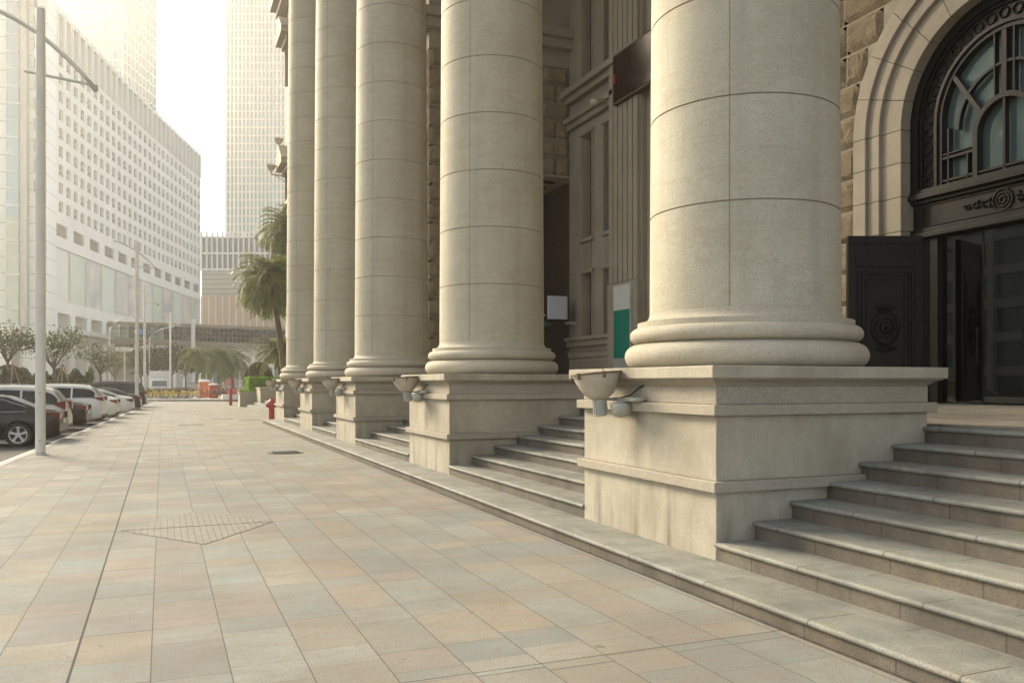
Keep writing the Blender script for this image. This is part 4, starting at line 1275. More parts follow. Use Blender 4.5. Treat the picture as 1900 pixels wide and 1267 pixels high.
    m.box(-L2 - .02, -W*.80, S['zb'] + .10, -L2 + .12, W*.80, S['zb'] + .20)
    for s in (1, -1): m.box(S['wx'][0] + .42, s*(W*.90), S['zb'] - .02, S['wx'][1] - .42, s*(W*.975), S['zb'] + .07)
    for q_ in split_mb(m): q_.build('lower_trim', M['black'], r, bevel=.01)
    m = MB(); m.box(-L2 - .022, -.24, S['tail'][0] - .13, -L2 - .005, .24, S['tail'][0] - .01); m.build('number_plate', M['white_sign'], r)
    if kind in ('suv', 'mpv', 'van'):
        m = MB()
        for s in (1, -1): m.tube([(-1.7 + 2.0*i/8, s*(ring(-1.7 + 2.0*i/8)[8][0] - .03), ring(-1.7 + 2.0*i/8)[8][1] + .05) for i in range(9)], .016, 6)
        m.build('roof_rail', M['chrome'], r, smooth=True)
        if kind != 'mpv':
            m = MB()
            for wx in S['wx']:
                for s in (1, -1):
                    m.tube([(wx + (S['wr']+.065)*math.cos(PI*i/14), s*W*.985, S['wr'] + (S['wr']+.065)*math.sin(PI*i/14)) for i in range(15)], .028, 6)
            m.build('arch_trim', M['black'], r, smooth=True)
    for wx in S['wx']:
        for s in (1, -1):
            wr = S['wr']
            T = Matrix.Translation((wx, s*(W - .115), wr)) @ Matrix.Rotation(R(90), 4, 'X')
            m = MB(); m.lathe([(wr*.66, -.10), (wr*.95, -.105), (wr, -.08), (wr, .08), (wr*.95, .105), (wr*.66, .10)], 36, M=T, cap=False)
            wh = m.build('wheel', M['tyre'], r, smooth=40)
            m = MB(); o = -s*.085
            m.lathe([(wr*.60, o*.6), (wr*.68, o*1.0), (wr*.70, o*1.22), (wr*.66, o*1.2), (wr*.60, o*.9)], 36, M=T, cap=False)
            for k in range(5):
                g = 2*PI*k/5 + .3
                for dd in (-.16, .16):
                    T2 = T @ Matrix.Rotation(g + dd*.6, 4, 'Z')
                    m.box(.05, -.018, o - .012, wr*.65, .020, o + .012, M=T2)
            m.lathe([(.07, o - .02), (.07, o + .02)], 14, M=T)
            m.build('rim', M['rim'], wh, smooth=40)
            m = MB(); m.lathe([(wr*.64, o*.4 - .004), (wr*.64, o*.4 + .004)], 24, M=T); m.build('brake_disc', M['black'], wh)
    return r
def rear_at(u, z, dx=0):
    p = atD(u, 710, z); return (p.x, p.y)
carlist = [('sedan', 'paint_black', 'brown black saloon car nearest to the viewer, standing behind the first lamp post', 119, 24.6),
 ('mpv', 'paint_silver', 'silver white estate car with long dark windows, second from the front', 128, 28.4),
 ('sedan', 'paint_black', 'brown black saloon car between the silver white estate and the white tall car', 165, 32.2),
 ('suv', 'paint_white', 'white tall car with black wheel arches, in the middle of the row', 195, 36.4),
 ('hatch', 'paint_white', 'small white car just beyond the tall white one', 220, 40.6),
 ('sedan', 'paint_silver', 'silver white saloon car beside the second lamp post', 248, 45.5),
 ('sedan', 'paint_black', 'dark saloon car hidden but for its roof, beyond the silver white saloon', 262, 52.0),
 ('van', 'paint_black', 'black people carrier, farthest and tallest of the parked row', 272, 58.0)]
for (kd, mt, lab, u, z) in carlist:
    make_car(kd, M[mt], lab, rear_at(u, z), yaw=R(-3))

# white box truck far behind the bicycles
p = gnd(296, 108); 
r = thing('box_truck', 'small white box truck behind the bicycles', 'truck', (p.x, p.y, -.1))
m = MB(); m.box(-1.2, 0, .9, 1.35, 5.0, 3.25); m.build('cargo_box', M['paint_white'], r, bevel=.04)
m = MB(); m.extrude([(-1.7, .45), (-1.7, 1.2), (-1.25, 2.15), (-.05, 2.3), (-.05, .45)], 'x', -1.05, 1.05); cabm = m.build('cab', M['paint_white'], r, bevel=.05)
for q in cabm.data.vertices: pass
m = MB(); m.quad((-.88, -1.69, 1.30), (.88, -1.69, 1.30), (.82, -1.36, 2.0), (-.82, -1.36, 2.0)); m.build('windscreen', plain('pale_windscreen', (.10, .13, .14), .1), r)
m = MB(); m.box(-.9, -1.74, .5, .9, -1.70, .72); m.build('bumper', M['black'], r)
for x in (-.9, .9):
    for y in (-.9, 3.8):
        m = MB(); m.lathe([(.2, -.12), (.4, -.12), (.4, .12), (.2, .12)], 20, M=Matrix.Translation((x, y, .4)) @ Matrix.Rotation(R(90), 4, 'Y')); m.build('wheel', M['tyre'], r, smooth=40)

# =================================================================== BICYCLES
def make_bike():
    r = thing('bicycle', 'x', 'bicycle', (0,0,0), 0, 'yellow hire bicycles parked close together on the far pavement')
    for x in (-.52, .52):
        m = MB(); m.tube([(x + .33*math.cos(2*PI*i/20), 0, .34 + .33*math.sin(2*PI*i/20)) for i in range(21)], .022, 6)
        wl_ = m.build('wheel', M['tyre'], r, smooth=True)
        m = MB()
        for i in range(8): m.tube([(x, 0, .34), (x + .32*math.cos(PI*i/4), 0, .34 + .32*math.sin(PI*i/4))], .004, 4)
        m.build('spokes', M['rim'], wl_)
    m = MB()
    for a, e in (((-.52,0,.34), (-.05,0,.32)), ((-.05,0,.32), (-.18,0,.82)), ((-.05,0,.32), (.38,0,.78)), ((-.18,0,.66), (.36,0,.88)), ((-.52,0,.34), (-.18,0,.66)), ((.52,0,.34), (.34,0,.98))): m.tube([a, e], .028, 6)
    m.box(-.85, -.03, .66, -.30, .03, .70); m.build('frame', M['yellow'], r)
    m = MB(); m.extrude([(-.32, .82), (-.34, .90), (-.02, .88), (.02, .85), (-.02, .83)], 'y', -.07, .07); m.build('saddle', M['black'], r)
    m = MB(); m.tube([(.22, -.28, 1.02), (.34, -.12, 1.06), (.34, .12, 1.06), (.22, .28, 1.02)], .016, 6); m.tube([(.34,0,.96), (.34,0,1.06)], .018, 6); m.build('handlebar', M['black'], r)
    m = MB(); m.box(.42, -.16, .74, .68, .16, .76); m.box(.42, -.16, .76, .435, .16, .95); m.box(.665, -.16, .76, .68, .16, .92); m.build('basket', M['black'], r)
    return r
bk = make_bike(); rb = random.Random(21); first = True
for row, (z, u0, u1, n) in enumerate(((86.5, 276, 346, 12), (91, 272, 358, 13), (97, 268, 350, 12))):
    for i in range(n):
        u = u0 + (u1-u0)*(i + rb.uniform(-.48, .48))/(n-1)
        o = bk if first else copy_tree(bk)
        first = False
        o.location = gnd(u, z + rb.uniform(-1.2, 1.2)); o.location.z = .02
        o.rotation_euler = (R(rb.uniform(3, 9)), 0, R(rb.choice((35, 48, 66, 118, 140)) + rb.uniform(-14, 14)))
        o['label'] = 'yellow hire bicycle parked in the crowded rows on the far pavement'
o = copy_tree(bk); o.location = gnd(362, 86.5); o.location.z = .02; o.rotation_euler = (R(5), 0, R(25)); o['label'] = 'yellow bicycle standing apart at the right end of the rows, seen from the side'

# orange and red tubs by the roadworks
def tub(u, z, vtop, w_, mat, label):
    p = gnd(u, z); h = EYE + (710 - vtop) * z / F
    r = thing('street_drum', label, 'drum', p, 0, 'coloured drums on the far pavement')
    m = MB(); m.lathe([(w_*.9, 0), (w_, .15), (w_*.96, h*.5), (w_*.9, h*.86)], 18); m.build('body', mat, r, smooth=40)
    m = MB(); m.lathe([(w_*.95, h*.861), (w_*1.1, h*.9), (w_*.8, h*.97), (.05, h)], 18); m.build('lid', M['white_sign'], r, smooth=40)
tub(379, 92, 704, .62, M['orange'], 'orange drum with a white lid right of the bicycles')
tub(396, 90, 711, .5, M['red'], 'red drum with a white lid beside the orange one')
p = gnd(355, 100)
r = thing('grey_cabinet', 'grey street cabinet behind the last bicycles', 'cabinet', (p.x, p.y, .02))
m = MB(); m.box(-.2, 0, 0, 1.5, .8, 1.55); m.build('box', M['grey_panel'], r, bevel=.03); m = MB(); m.box(-.25, -.05, 1.56, 1.55, .85, 1.63); m.build('cap', M['iron'], r)

# =================================================================== TREES
def tree(u, z, vtop, vbot, rad, mat, label, seed, n=2600, group='street trees', size=.16, lean=0):
    rr = random.Random(seed); p = gnd(u, z); H = EYE + (710 - vtop)*z/F; B0 = EYE + (710 - vbot)*z/F
    r = thing('broadleaf_tree', label, 'tree', p, 0, group)
    m = MB(); tips = []
    fork = max(.8, B0 - .6)
    m.tube([(0,0,-.1), (.05,0,fork*.5), (.0,.03,fork)], [.14, .11, .095], 8)
    for k in range(7):
        a = 2*PI*k/7 + rr.uniform(-.3, .3); q = rr.uniform(.45, .95)
        e = Vector((math.cos(a)*rad*q + lean, math.sin(a)*rad*q, B0 + (H - B0)*rr.uniform(.25, .85)))
        mid = Vector((e.x*.4, e.y*.4, fork + (e.z - fork)*.55))
        m.tube([(0,0.03,fork - .05), mid, e], [.075, .05, .015], 6); tips += [e, (mid + e)/2]
        for j in range(3):
            s = mid.lerp(e, rr.uniform(.2, .8)); f = s + Vector((rr.gauss(0,1), rr.gauss(0,1), rr.uniform(-.1, .9))).normalized()*rad*.45
            m.tube([s, f], [.025, .008], 5); tips.append(f)
    m.build('trunk', M['trunk'], r, smooth=True)
    m = MB(); per = n // len(tips)
    for t in tips:
        sg = rad * rr.uniform(.13, .24)
        leaf_cloud(m, lambda: t + Vector((rr.gauss(0, sg), rr.gauss(0, sg), rr.gauss(0, sg*.7))), int(per * rr.uniform(.5, 1.5)), size, rr)
    m.build('crown', mat, r, fix=False)
    return r
tree(100, 62, 618, 668, 1.95, M['leaf'], 'young forked street tree right of the nearest lamp post', 1, 1700, size=.11)
tree(186, 70, 632, 680, 1.75, M['leaf'], 'thin leafed street tree in front of the building entrance', 2, 900, size=.11)
tree(14, 60, 606, 656, 1.9, M['leaf'], 'street tree at the left edge of the photo above the rounded bush', 3, 1500, size=.11)
tree(213, 92, 655, 690, 1.7, leafy('rusty_leaves', (.13, .07, .03), (.10, .11, .04)), 'small tree with reddish leaves left of the flat headed lamp', 4, 900, size=.13)
for i, (u, z, v, rd) in enumerate(((282, 122, 643, 3.1), (318, 126, 641, 3.2), (344, 128, 646, 2.8), (262, 130, 652, 2.6))):
    tree(u, z, v, 690, rd, M['dleaf'], ['dark tree right of the third lamp post', 'dark tree behind the farthest tall lamp post', 'dark tree at the right end of the dark group', 'dark tree at the left end of the dark group'][i] + ' under the footbridge', 20 + i, 3000, 'dark trees under the footbridge', .26)
# hedge bank behind the parked cars
a = gnd(-40, 58); c = gnd(172, 66)
m = MB(); m.add([], [])
def bank_pt():
    t = rl.random(); q = a.lerp(c, t)
    return Vector((q.x, q.y + rl.uniform(0, 1.2), 1.2 + rl.random()**.6 * (1.25 + .3*math.sin(t*40))))
leaf_cloud(m, bank_pt, 7000, .12, rl)
tag(m.build('shrub_hedge', M['leaf'], fix=False), 'long low hedge of mixed green shrubs behind the parked cars', 'hedge')
m = MB(); m.extrude([(0, -.16), (0, 1.3), (.3, 1.3), (.3, -.16)], 'x', 0, 1)
b = MB(); dv = (c - a); 
b.add([(a.x, a.y + .1, -.16), (c.x, c.y + .1, -.16), (c.x, c.y + 1.3, -.16), (a.x, a.y + 1.3, -.16), (a.x, a.y + .1, 1.35), (c.x, c.y + .1, 1.35), (c.x, c.y + 1.3, 1.35), (a.x, a.y + 1.3, 1.35)], [(4,5,6,7), (0,1,5,4), (1,2,6,5), (2,3,7,6), (3,0,4,7)])
tag(b.build('planting_wall', M['kerb']), 'low wall retaining the shrub hedge behind the parked cars', 'wall')
# stakes round the bush and young trees
for (u, z) in ((23, 60), (116, 62), (168, 70)):
    p = gnd(u, z); r = thing('tree_stakes', 'three wooden stakes propped together ' + {23: 'in front of the rounded bush', 116: 'beside the forked street tree', 168: 'left of the thin leafed tree'}[u], 'stakes', p, 0, 'wooden tree stakes')
    for k in range(3):
        g = 2*PI*k/3 + .5
        m = MB(); m.tube([(.9*math.cos(g), .9*math.sin(g), 0), (.05*math.cos(g), .05*math.sin(g), 3.0)], .045, 6); m.build('stake', plain('stake_wood', (.36, .27, .16), .8) if 'stk' not in M else M['stk'], r, smooth=40)

# palms
def palm(base, top, nf, L, label, seed, droop=1.0, mat='palm', tr=.17, lw=.030, up=.9):
    rr = random.Random(seed)
    r = thing('palm_tree', label, 'palm', (base.x, base.y, 0), 0, 'palms')
    t = top - Vector((base.x, base.y, 0))
    m = MB(); ns = 14
    m.tube([(t.x*(i/ns)**1.5, t.y*(i/ns)**1.5, -.1 + (t.z + .1)*i/ns) for i in range(ns+1)], [tr*(1.25 - .45*i/ns) + (.02 if i % 2 else 0) for i in range(ns+1)], 10)
    m.build('trunk', M['trunk'], r, smooth=True)
    m = MB()
    for k in range(nf):
        a = k * 2.399 + rr.uniform(-.2, .2); e = up * (1 - 1.75 * ((k + .5)/nf)) ; l = L * rr.uniform(.8, 1.12)
        pts = []; pos = Vector((t.x, t.y, t.z)); el = e + .25
        for j in range(13):
            pts.append(pos.copy())
            dv_ = Vector((math.cos(a)*math.cos(el), math.sin(a)*math.cos(el), math.sin(el)))
            pos = pos + dv_ * l / 12
            el = max(-1.45, el - droop * (.09 + .010*j))
        m.tube(pts, [.025*(1 - j/14) + .004 for j in range(13)], 4)
        for j in range(1, 13):
            for sub in (0, .25, .5, .75):
                if j + sub > 12: continue
                p = pts[j-1].lerp(pts[j], sub) if j < 13 else pts[12]
                tg = (pts[j] - pts[j-1]).normalized(); sd_ = tg.cross(Vector((0,0,1)))
                if sd_.length < .01: continue
                sd_.normalize(); upv = sd_.cross(tg)
                for s in (1, -1):
                    ll_ = l * .20 * (1 - .55 * abs((j + sub)/12 - .35)) * rr.uniform(.8, 1.15)
                    dr = (tg * rr.uniform(.45, .8) + sd_ * s * .8 + upv * rr.uniform(-.05, .45)).normalized()
                    q = p + dr * ll_ - Vector((0, 0, ll_*.28*droop))
                    md = p + dr * ll_ * .55
                    wv = tg.cross(dr).cross(dr).normalized() * lw
                    m.add([p - wv*.5, md - wv, q, md + wv, p + wv*.5], [(0,1,2,3,4)])
    m.build('crown', M[mat], r, fix=False)
    return r
zb = 54
palm(gnd(531, zb), atD(503, 520, zb), 84, 2.9, 'leaning palm with a full drooping crown left of the farthest column', 1, 1.12, up=1.15)
palm(gnd(547, 60), atD(538, 428, 60), 64, 3.1, 'taller palm mostly hidden behind the farthest column', 2, 1.1, up=1.15)
palm(gnd(522, 64), atD(519, 652, 64), 40, 2.6, 'short bushy palm behind the leaning trunk', 3, .9)
palm(gnd(406, 112), atD(404, 662, 112), 34, 4.2, 'far palm with drooping fronds under the footbridge', 4, 1.3, lw=.05)
palm(gnd(432, 118), atD(430, 668, 118), 30, 3.6, 'far palm right of the other one under the footbridge', 5, 1.3, lw=.05)
palm(gnd(366, 106), atD(364, 660, 106), 26, 3.2, 'far palm beside the white bridge pillar', 6, 1.3, lw=.05)
# =================================================================== FAR BUILDINGS
# curved white building: the wall line in plan
tab = [(95,165),(170.5,186),(221,205),(268,222.7),(316,246.8),(372.6,276.8)]
PX = [atD(u, 710, z) for u, z in tab]
cf = np.polyfit([p.y for p in PX], [p.x for p in PX], 2)
yy0 = 178.0; yy1 = PX[-1].y
ysn = np.linspace(yy0, yy1, 600); xsn = np.polyval(cf, ysn)
ss = np.concatenate([[0], np.cumsum(np.hypot(np.diff(xsn), np.diff(ysn)))]); SL = ss[-1]
def Fp(s, d, h):
    x = float(np.interp(s, ss, xsn)); y = float(np.interp(s, ss, ysn))
    dx = float(np.polyval(np.polyder(cf), y)); n_ = Vector((1, -dx, 0)).normalized()
    return Vector((x, y, 0)) + n_ * d + Vector((0, 0, h))
def Fang(s):
    y = float(np.interp(s, ss, ysn)); dx = float(np.polyval(np.polyder(cf), y))
    return math.atan2(1, dx)
cb = thing('curved_building', 'long white curved office building with rows of square windows above large pale posters', 'building', Fp(0, 0, 0))
NB = 31; BW = SL / NB
FH = 3.66; ROW0 = 36.8 - 1.83
rows = 9
LZ0, LZ1 = 30.8, 33.3
PZ0, PZ1 = 17.9, 28.6
ROOF = 76.2
NM = 13; MW = SL / NM
def wallquad(mb, s0, s1, z0, z1, d=0, seg=1):
    for i in range(seg):
        a, e = s0 + (s1-s0)*i/seg, s0 + (s1-s0)*(i+1)/seg
        mb.quad(Fp(a, d, z0), Fp(e, d, z0), Fp(e, d, z1), Fp(a, d, z1))
def opening(mb, s0, s1, z0, z1, S0, S1, Z0, Z1, dep):
    """cell s0..s1, z0..z1 with a recessed opening S0..S1, Z0..Z1"""
    for (a, e, c, g) in ((s0, s1, z0, Z0), (s0, s1, Z1, z1), (s0, S0, Z0, Z1), (S1, s1, Z0, Z1)):
        if e - a > 1e-4 and g - c > 1e-4: wallquad(mb, a, e, c, g)
    P = lambda s, d, z: Fp(s, d, z)
    mb.quad(P(S0,0,Z0), P(S0,-dep,Z0), P(S0,-dep,Z1), P(S0,0,Z1)); mb.quad(P(S1,0,Z0), P(S1,0,Z1), P(S1,-dep,Z1), P(S1,-dep,Z0))
    mb.quad(P(S0,0,Z0), P(S1,0,Z0), P(S1,-dep,Z0), P(S0,-dep,Z0)); mb.quad(P(S0,0,Z1), P(S0,-dep,Z1), P(S1,-dep,Z1), P(S1,0,Z1))
def cpart(mb, name, mat, par=None, **k):
    o = mb.build(name, mat, **k)
    if par is None:
        o.parent = cb; o.matrix_parent_inverse = Matrix.Translation(-cb.location)
    else:
        o.parent = par
    return o
wb = MB(); wins = []
for i in range(NB):
    s0, s1 = i*BW, (i+1)*BW; c = (s0+s1)/2
    for k in range(rows):
        z0 = ROW0 + k*FH
        opening(wb, s0, s1, z0, z0 + FH, c - BW*.27, c + BW*.27, z0 + .75, z0 + FH - .7, .8)
        wins.append((c, z0 + .75, i, k))
    zt = ROW0 + rows*FH
    opening(wb, s0, s1, zt, ROOF, c - BW*.36, c + BW*.36, zt + .5, ROOF - .9, 1.6)
    wallquad(wb, s0, s1, ROOF - .02, ROOF, 0)
    wb.quad(Fp(s0, 0, ROOF), Fp(s1, 0, ROOF), Fp(s1, -18, ROOF), Fp(s0, -18, ROOF))
for i in range(NM):
    s0, s1 = i*MW, (i+1)*MW
    opening(wb, s0, s1, LZ0 - 1.6, ROW0, s0 + MW*.18, s0 + MW*.82, LZ0, LZ1, .7)
    wallquad(wb, s0, s1, PZ0, PZ1, -.4); wallquad(wb, s0, s1, PZ1, LZ0 - 1.6, 0); 
    wb.quad(Fp(s0,0,PZ1), Fp(s1,0,PZ1), Fp(s1,-.4,PZ1), Fp(s0,-.4,PZ1)); wb.quad(Fp(s0,0,PZ0), Fp(s0,-.4,PZ0), Fp(s1,-.4,PZ0), Fp(s1,0,PZ0))
    wallquad(wb, s0, s1, 15.6, PZ0, 0)
    wb.quad(Fp(s0,0,15.6), Fp(s1,0,15.6), Fp(s1,-5,15.6), Fp(s0,-5,15.6))
    wallquad(wb, s0, s1, -.1, 15.6, -5)
    for q in (0,): 
        a, e = s0, s0 + MW*.28
        wallquad(wb, a, e, -.1, 15.6, 0); wb.quad(Fp(a,0,-.1), Fp(a,-5,-.1), Fp(a,-5,15.6), Fp(a,0,15.6)); wb.quad(Fp(e,0,-.1), Fp(e,0,15.6), Fp(e,-5,15.6), Fp(e,-5,-.1))
wb.quad(Fp(SL,0,-.1), Fp(SL,-18,-.1), Fp(SL,-18,ROOF), Fp(SL,0,ROOF)); wb.quad(Fp(0,0,-.1), Fp(0,0,ROOF), Fp(0,-18,ROOF), Fp(0,-18,-.1))
wb.quad(Fp(SL,-18,-.1), Fp(0,-18,-.1), Fp(0,-18,ROOF), Fp(SL,-18,ROOF))
cpart(wb, 'wall', M['concrete'])
ma = MB()
for k in range(NB + 1):
    a = k*BW
    wallquad(ma, max(0, a - .25), min(SL, a + .25), ROW0 + rows*FH + .4, ROOF + .25, .25)
    ma.quad(Fp(a-.25,0,ROW0+rows*FH+.4) if a > .3 else Fp(0,0,ROW0+rows*FH+.4), Fp(max(0,a-.25),.25,ROW0+rows*FH+.4), Fp(max(0,a-.25),.25,ROOF+.25), Fp(max(0,a-.25),0,ROOF+.25))
    ma.quad(Fp(min(SL,a+.25),0,ROW0+rows*FH+.4), Fp(min(SL,a+.25),.25,ROW0+rows*FH+.4), Fp(min(SL,a+.25),.25,ROOF+.25), Fp(min(SL,a+.25),0,ROOF+.25))
cpart(ma, 'roof_fins', M['concrete'])
m = MB(); wallquad(m, 0, SL, ROW0 + rows*FH + .3, ROOF - .5, -1.4, 40); cpart(m, 'crown_glazing', M['grey_panel'])
# windows: two shared meshes (shut, and with a tilted sash), placed on the curve
ww = BW*.54; wh_ = FH - 1.45
def win_mesh(open_):
    m = MB(); m.quad((-ww/2, 0, 0), (ww/2, 0, 0), (ww/2, 0, wh_), (-ww/2, 0, wh_), 0)
    for (x0, x1, z0, z1) in ((-ww/2, ww/2, 0, .14), (-ww/2, ww/2, wh_ - .14, wh_), (-ww/2, -ww/2 + .14, .14, wh_ - .14), (ww/2 - .14, ww/2, .14, wh_ - .14), (-ww/2 + .14, ww/2 - .14, wh_*.52, wh_*.52 + .10)):
        m.box(x0, -.09, z0, x1, -.005, z1, 1)
    if open_:
        T = Matrix.Translation((0, -.1, wh_*.52)) @ Matrix.Rotation(R(-32), 4, 'X')
        m.box(-ww/2 + .12, -.05, -wh_*.5, ww/2 - .12, .0, 0, 1, M=T)
        m.box(-ww/2 + .3, -.056, -wh_*.5 + .18, ww/2 - .3, -.051, -.18, 0, M=T)
    o = m.build('window', [M['winpane'], M['frame']], fix=False); me = o.data
    bpy.data.objects.remove(o); return me
wm = [win_mesh(False), win_mesh(True)]
rw = random.Random(4)
wins.sort(key=lambda t: t[0])
rest = MB()
for j, (s, z, i, k) in enumerate(wins):
    op = rw.random() < .33
    p = Fp(s, -.55, z); an = Fang(s)
    if j < 99:
        o = bpy.data.objects.new('window', wm[op]); COL.objects.link(o)
        o.parent = cb; o.location = p - cb.location; o.rotation_euler.z = an
    else:
        T = Matrix.Translation(p) @ Matrix.Rotation(an, 4, 'Z'); me = wm[op]
        off = len(rest.v); rest.v += [tuple(T @ v.co) for v in me.vertices]
        for pg in me.polygons: rest.f.append(tuple(off + q for q in pg.vertices)); rest.mi.append(pg.material_index)
tag(cpart(rest, 'windows', [M['winpane'], M['frame']], fix=False), 'rows of small square windows, some tilted open', kind='stuff')
# louvres
for i in range(NM):
    s0 = i*MW; a, e = s0 + MW*.18, s0 + MW*.82
    m = MB(); wallquad(m, a, e, LZ0, LZ1, -.6)
    lv = cpart(m, 'louvre_panel', M['louvre'])
    m = MB()
    for k in range(6):
        z = LZ0 + (LZ1-LZ0)*k/6
        m.quad(Fp(a,-.15,z), Fp(e,-.15,z), Fp(e,-.5,z+.32), Fp(a,-.5,z+.32))
    cpart(m, 'slats', M['frame'], lv)
# posters (pale generic blurs)
def poster_mat(i):
    t = NT('poster_face'); rr = random.Random(100 + i)
    a = [(.55,.56,.50),(.60,.60,.55),(.50,.56,.46),(.56,.54,.48),(.54,.58,.54),(.46,.46,.42)][i % 6]; c = [(.42,.52,.36),(.62,.62,.56),(.44,.42,.38),(.60,.52,.44),(.50,.58,.48),(.34,.36,.34)][(i*5+2) % 6]
    P = t.pos(); n = t.noise(P, .16, 3.0, .4)
    return t.out(t.mix(t.ramp(n, [(.42, 0.0), (.60, 1.0)]), a, c), .4)
for i in range(NM):
    s0 = i*MW
    m = MB(); wallquad(m, s0 + MW*.06, s0 + MW*.94, PZ0 + .3, PZ1 - .3, -.25, 3)
    po = cpart(m, 'poster', poster_mat(i))
    m = MB(); wallquad(m, s0 - .18, s0 + .18, PZ0 + .05, PZ1 - .05, -.1)
    if i: cpart(m, 'poster_post', M['grey_panel'], po)
# shopfront glazing and canopy
for i in range(NM):
    s0 = i*MW; m = MB(); wallquad(m, s0 + MW*.28, s0 + MW, 9.0, 15.0, -3.2); wallquad(m, s0 + MW*.28, s0 + MW, -.1, 7.0, -3.0)
    sg = cpart(m, 'shop_window', M['dkglass'])
    m = MB()
    for k in range(4): wallquad(m, s0 + MW*(.28 + .24*k) - .08, s0 + MW*(.28 + .24*k) + .08, -.1, 15, -2.9)
    wallquad(m, s0 + MW*.28, s0 + MW, 7.0, 9.0, -2.8)
    cpart(m, 'shop_frame', M['grey_panel'], sg)
m = MB(); sA, sB = MW*1.2, MW*4.6
for i in range(6):
    a, e = sA + (sB-sA)*i/6, sA + (sB-sA)*(i+1)/6
    m.quad(Fp(a,4,11.3), Fp(e,4,11.3), Fp(e,4,12.2), Fp(a,4,12.2)); m.quad(Fp(a,0,12.2), Fp(e,0,12.2), Fp(e,4,12.2), Fp(a,4,12.2)); m.quad(Fp(a,0,11.3), Fp(a,4,11.3), Fp(e,4,11.3), Fp(e,0,11.3))
m.quad(Fp(sB,0,11.3), Fp(sB,4,11.3), Fp(sB,4,12.2), Fp(sB,0,12.2)); m.quad(Fp(sA,0,11.3), Fp(sA,0,12.2), Fp(sA,4,12.2), Fp(sA,4,11.3))
cpart(m, 'canopy', M['frame'])

# corner block with the glass bay, left edge
def tiles(name, c, bw, bh):
    t = NT(name); P = t.obj(); x, y, z = t.sep(P)
    j = t.math('MAXIMUM', t.math('LESS_THAN', t.math('FRACT', t.math('DIVIDE', x, bw)), .07), t.math('LESS_THAN', t.math('FRACT', t.math('DIVIDE', z, bh)), .06))
    r1 = t.white(t.comb(t.math('FLOOR', t.math('DIVIDE', x, bw)), t.math('FLOOR', t.math('DIVIDE', z, bh)), 0.0))[0]
    col = t.mix(r1, tuple(v*.95 for v in c), c)
    return t.out(t.mix(t.math('MULTIPLY', j, .7), col, tuple(v*.45 for v in c)), .35)
M['tiles'] = tiles('white_facade_tiles', (.68, .70, .65), 2.4, 3.0)
A = atD(87, 710, 152); B_ = atD(-160, 710, 147)
dv = (A - B_); BL = dv.length; an = math.atan2(dv.y, dv.x)
kb = thing('corner_block', 'white tiled corner block with a tall mirrored glass bay, behind the nearest lamp post', 'building', (B_.x, B_.y, 0), an)
m = MB(); m.box(0, 0, -.1, BL, 6, 92); m.build('wall', M['tiles'], kb)
def ku(u):                                     # distance along the block's face for a sighted column
    d = ray(u, 710); nx, ny = -math.sin(an), math.cos(an)
    t = (B_.x*nx + B_.y*ny) / (d.x*nx + d.y*ny); p = Vector((d.x*t, d.y*t, 0)) - Vector((B_.x, B_.y, 0))
    return p.x*math.cos(an) + p.y*math.sin(an)
g0, g1 = ku(20.5), ku(43)
m = MB(); m.box(g0, -2.6, 11.6, g1, -.01, 90); gb = m.build('glass_bay', glassy('mirror_bay_glass', (.20, .27, .28), .04, 1.0, .6), kb)
gbm = gb.data.materials[0]
m = MB()
for k in range(28):
    z = 11.6 + 3.0*k
    if z < 90: m.box(g0 - .06, -2.68, z, g1 + .06, -.02, z + .16)
m.box(g0 - .1, -2.72, 11.0, g1 + .1, -.02, 11.6); m.build('bay_frame', M['mullion'], gb)
m = MB(); m.box(ku(43.2), -1.9, 11.6, ku(52), -.01, 90); m.build('side_fin', M['frame'], kb)
m = MB(); m.box(ku(52.5), -.5, 11, ku(54.5), -.01, 90); m.build('grey_strip', M['grey_panel'], kb)  # narrow upright grey strip standing proud of the tiled wall
m = MB(); m.box(ku(25), -1.2, -.1, ku(37), -.01, 11.0); m.build('bay_column', M['louvre'], kb)
for k in range(11):
    z = ROW0 + .75 + k*FH
    m = MB(); m.quad((ku(64), -.02, z), (ku(69), -.02, z), (ku(69), -.02, z + 2.2), (ku(64), -.02, z + 2.2)); w_ = m.build('window', M['winpane'], kb)
    m = MB()
    for (x0, x1, z0, z1) in ((ku(63), ku(70), z - .15, z), (ku(63), ku(70), z + 2.2, z + 2.35), (ku(63), ku(64), z, z + 2.2)): m.box(x0, -.3, z0, x1, -.021, z1)
    m.build('window_frame', M['frame'], w_)

# office building across the road, outside the frame but mirrored in the fanlight
ob = thing('office_building', 'pale office building across the road, seen mirrored in the arched fanlight', 'building', (-44, 82, 0))
m = MB()
m.box(-14, -36, -.1, -.6, 40, 40)
for k in range(12):
    m.box(-.6, -36, 3.2*k + 2.35, 0, 40, 3.2*k + 3.2)
for k in range(21):
    m.box(-.59, -36 + 3.8*k - .35, -.1, .12, -36 + 3.8*k + .35, 40.2)
m.build('wall', M['grey_panel'], ob)
m = MB(); m.quad((-.55, -36, 0), (-.55, 40, 0), (-.55, 40, 39), (-.55, -36, 39)); m.build('glazing', M['dkglass'], ob)

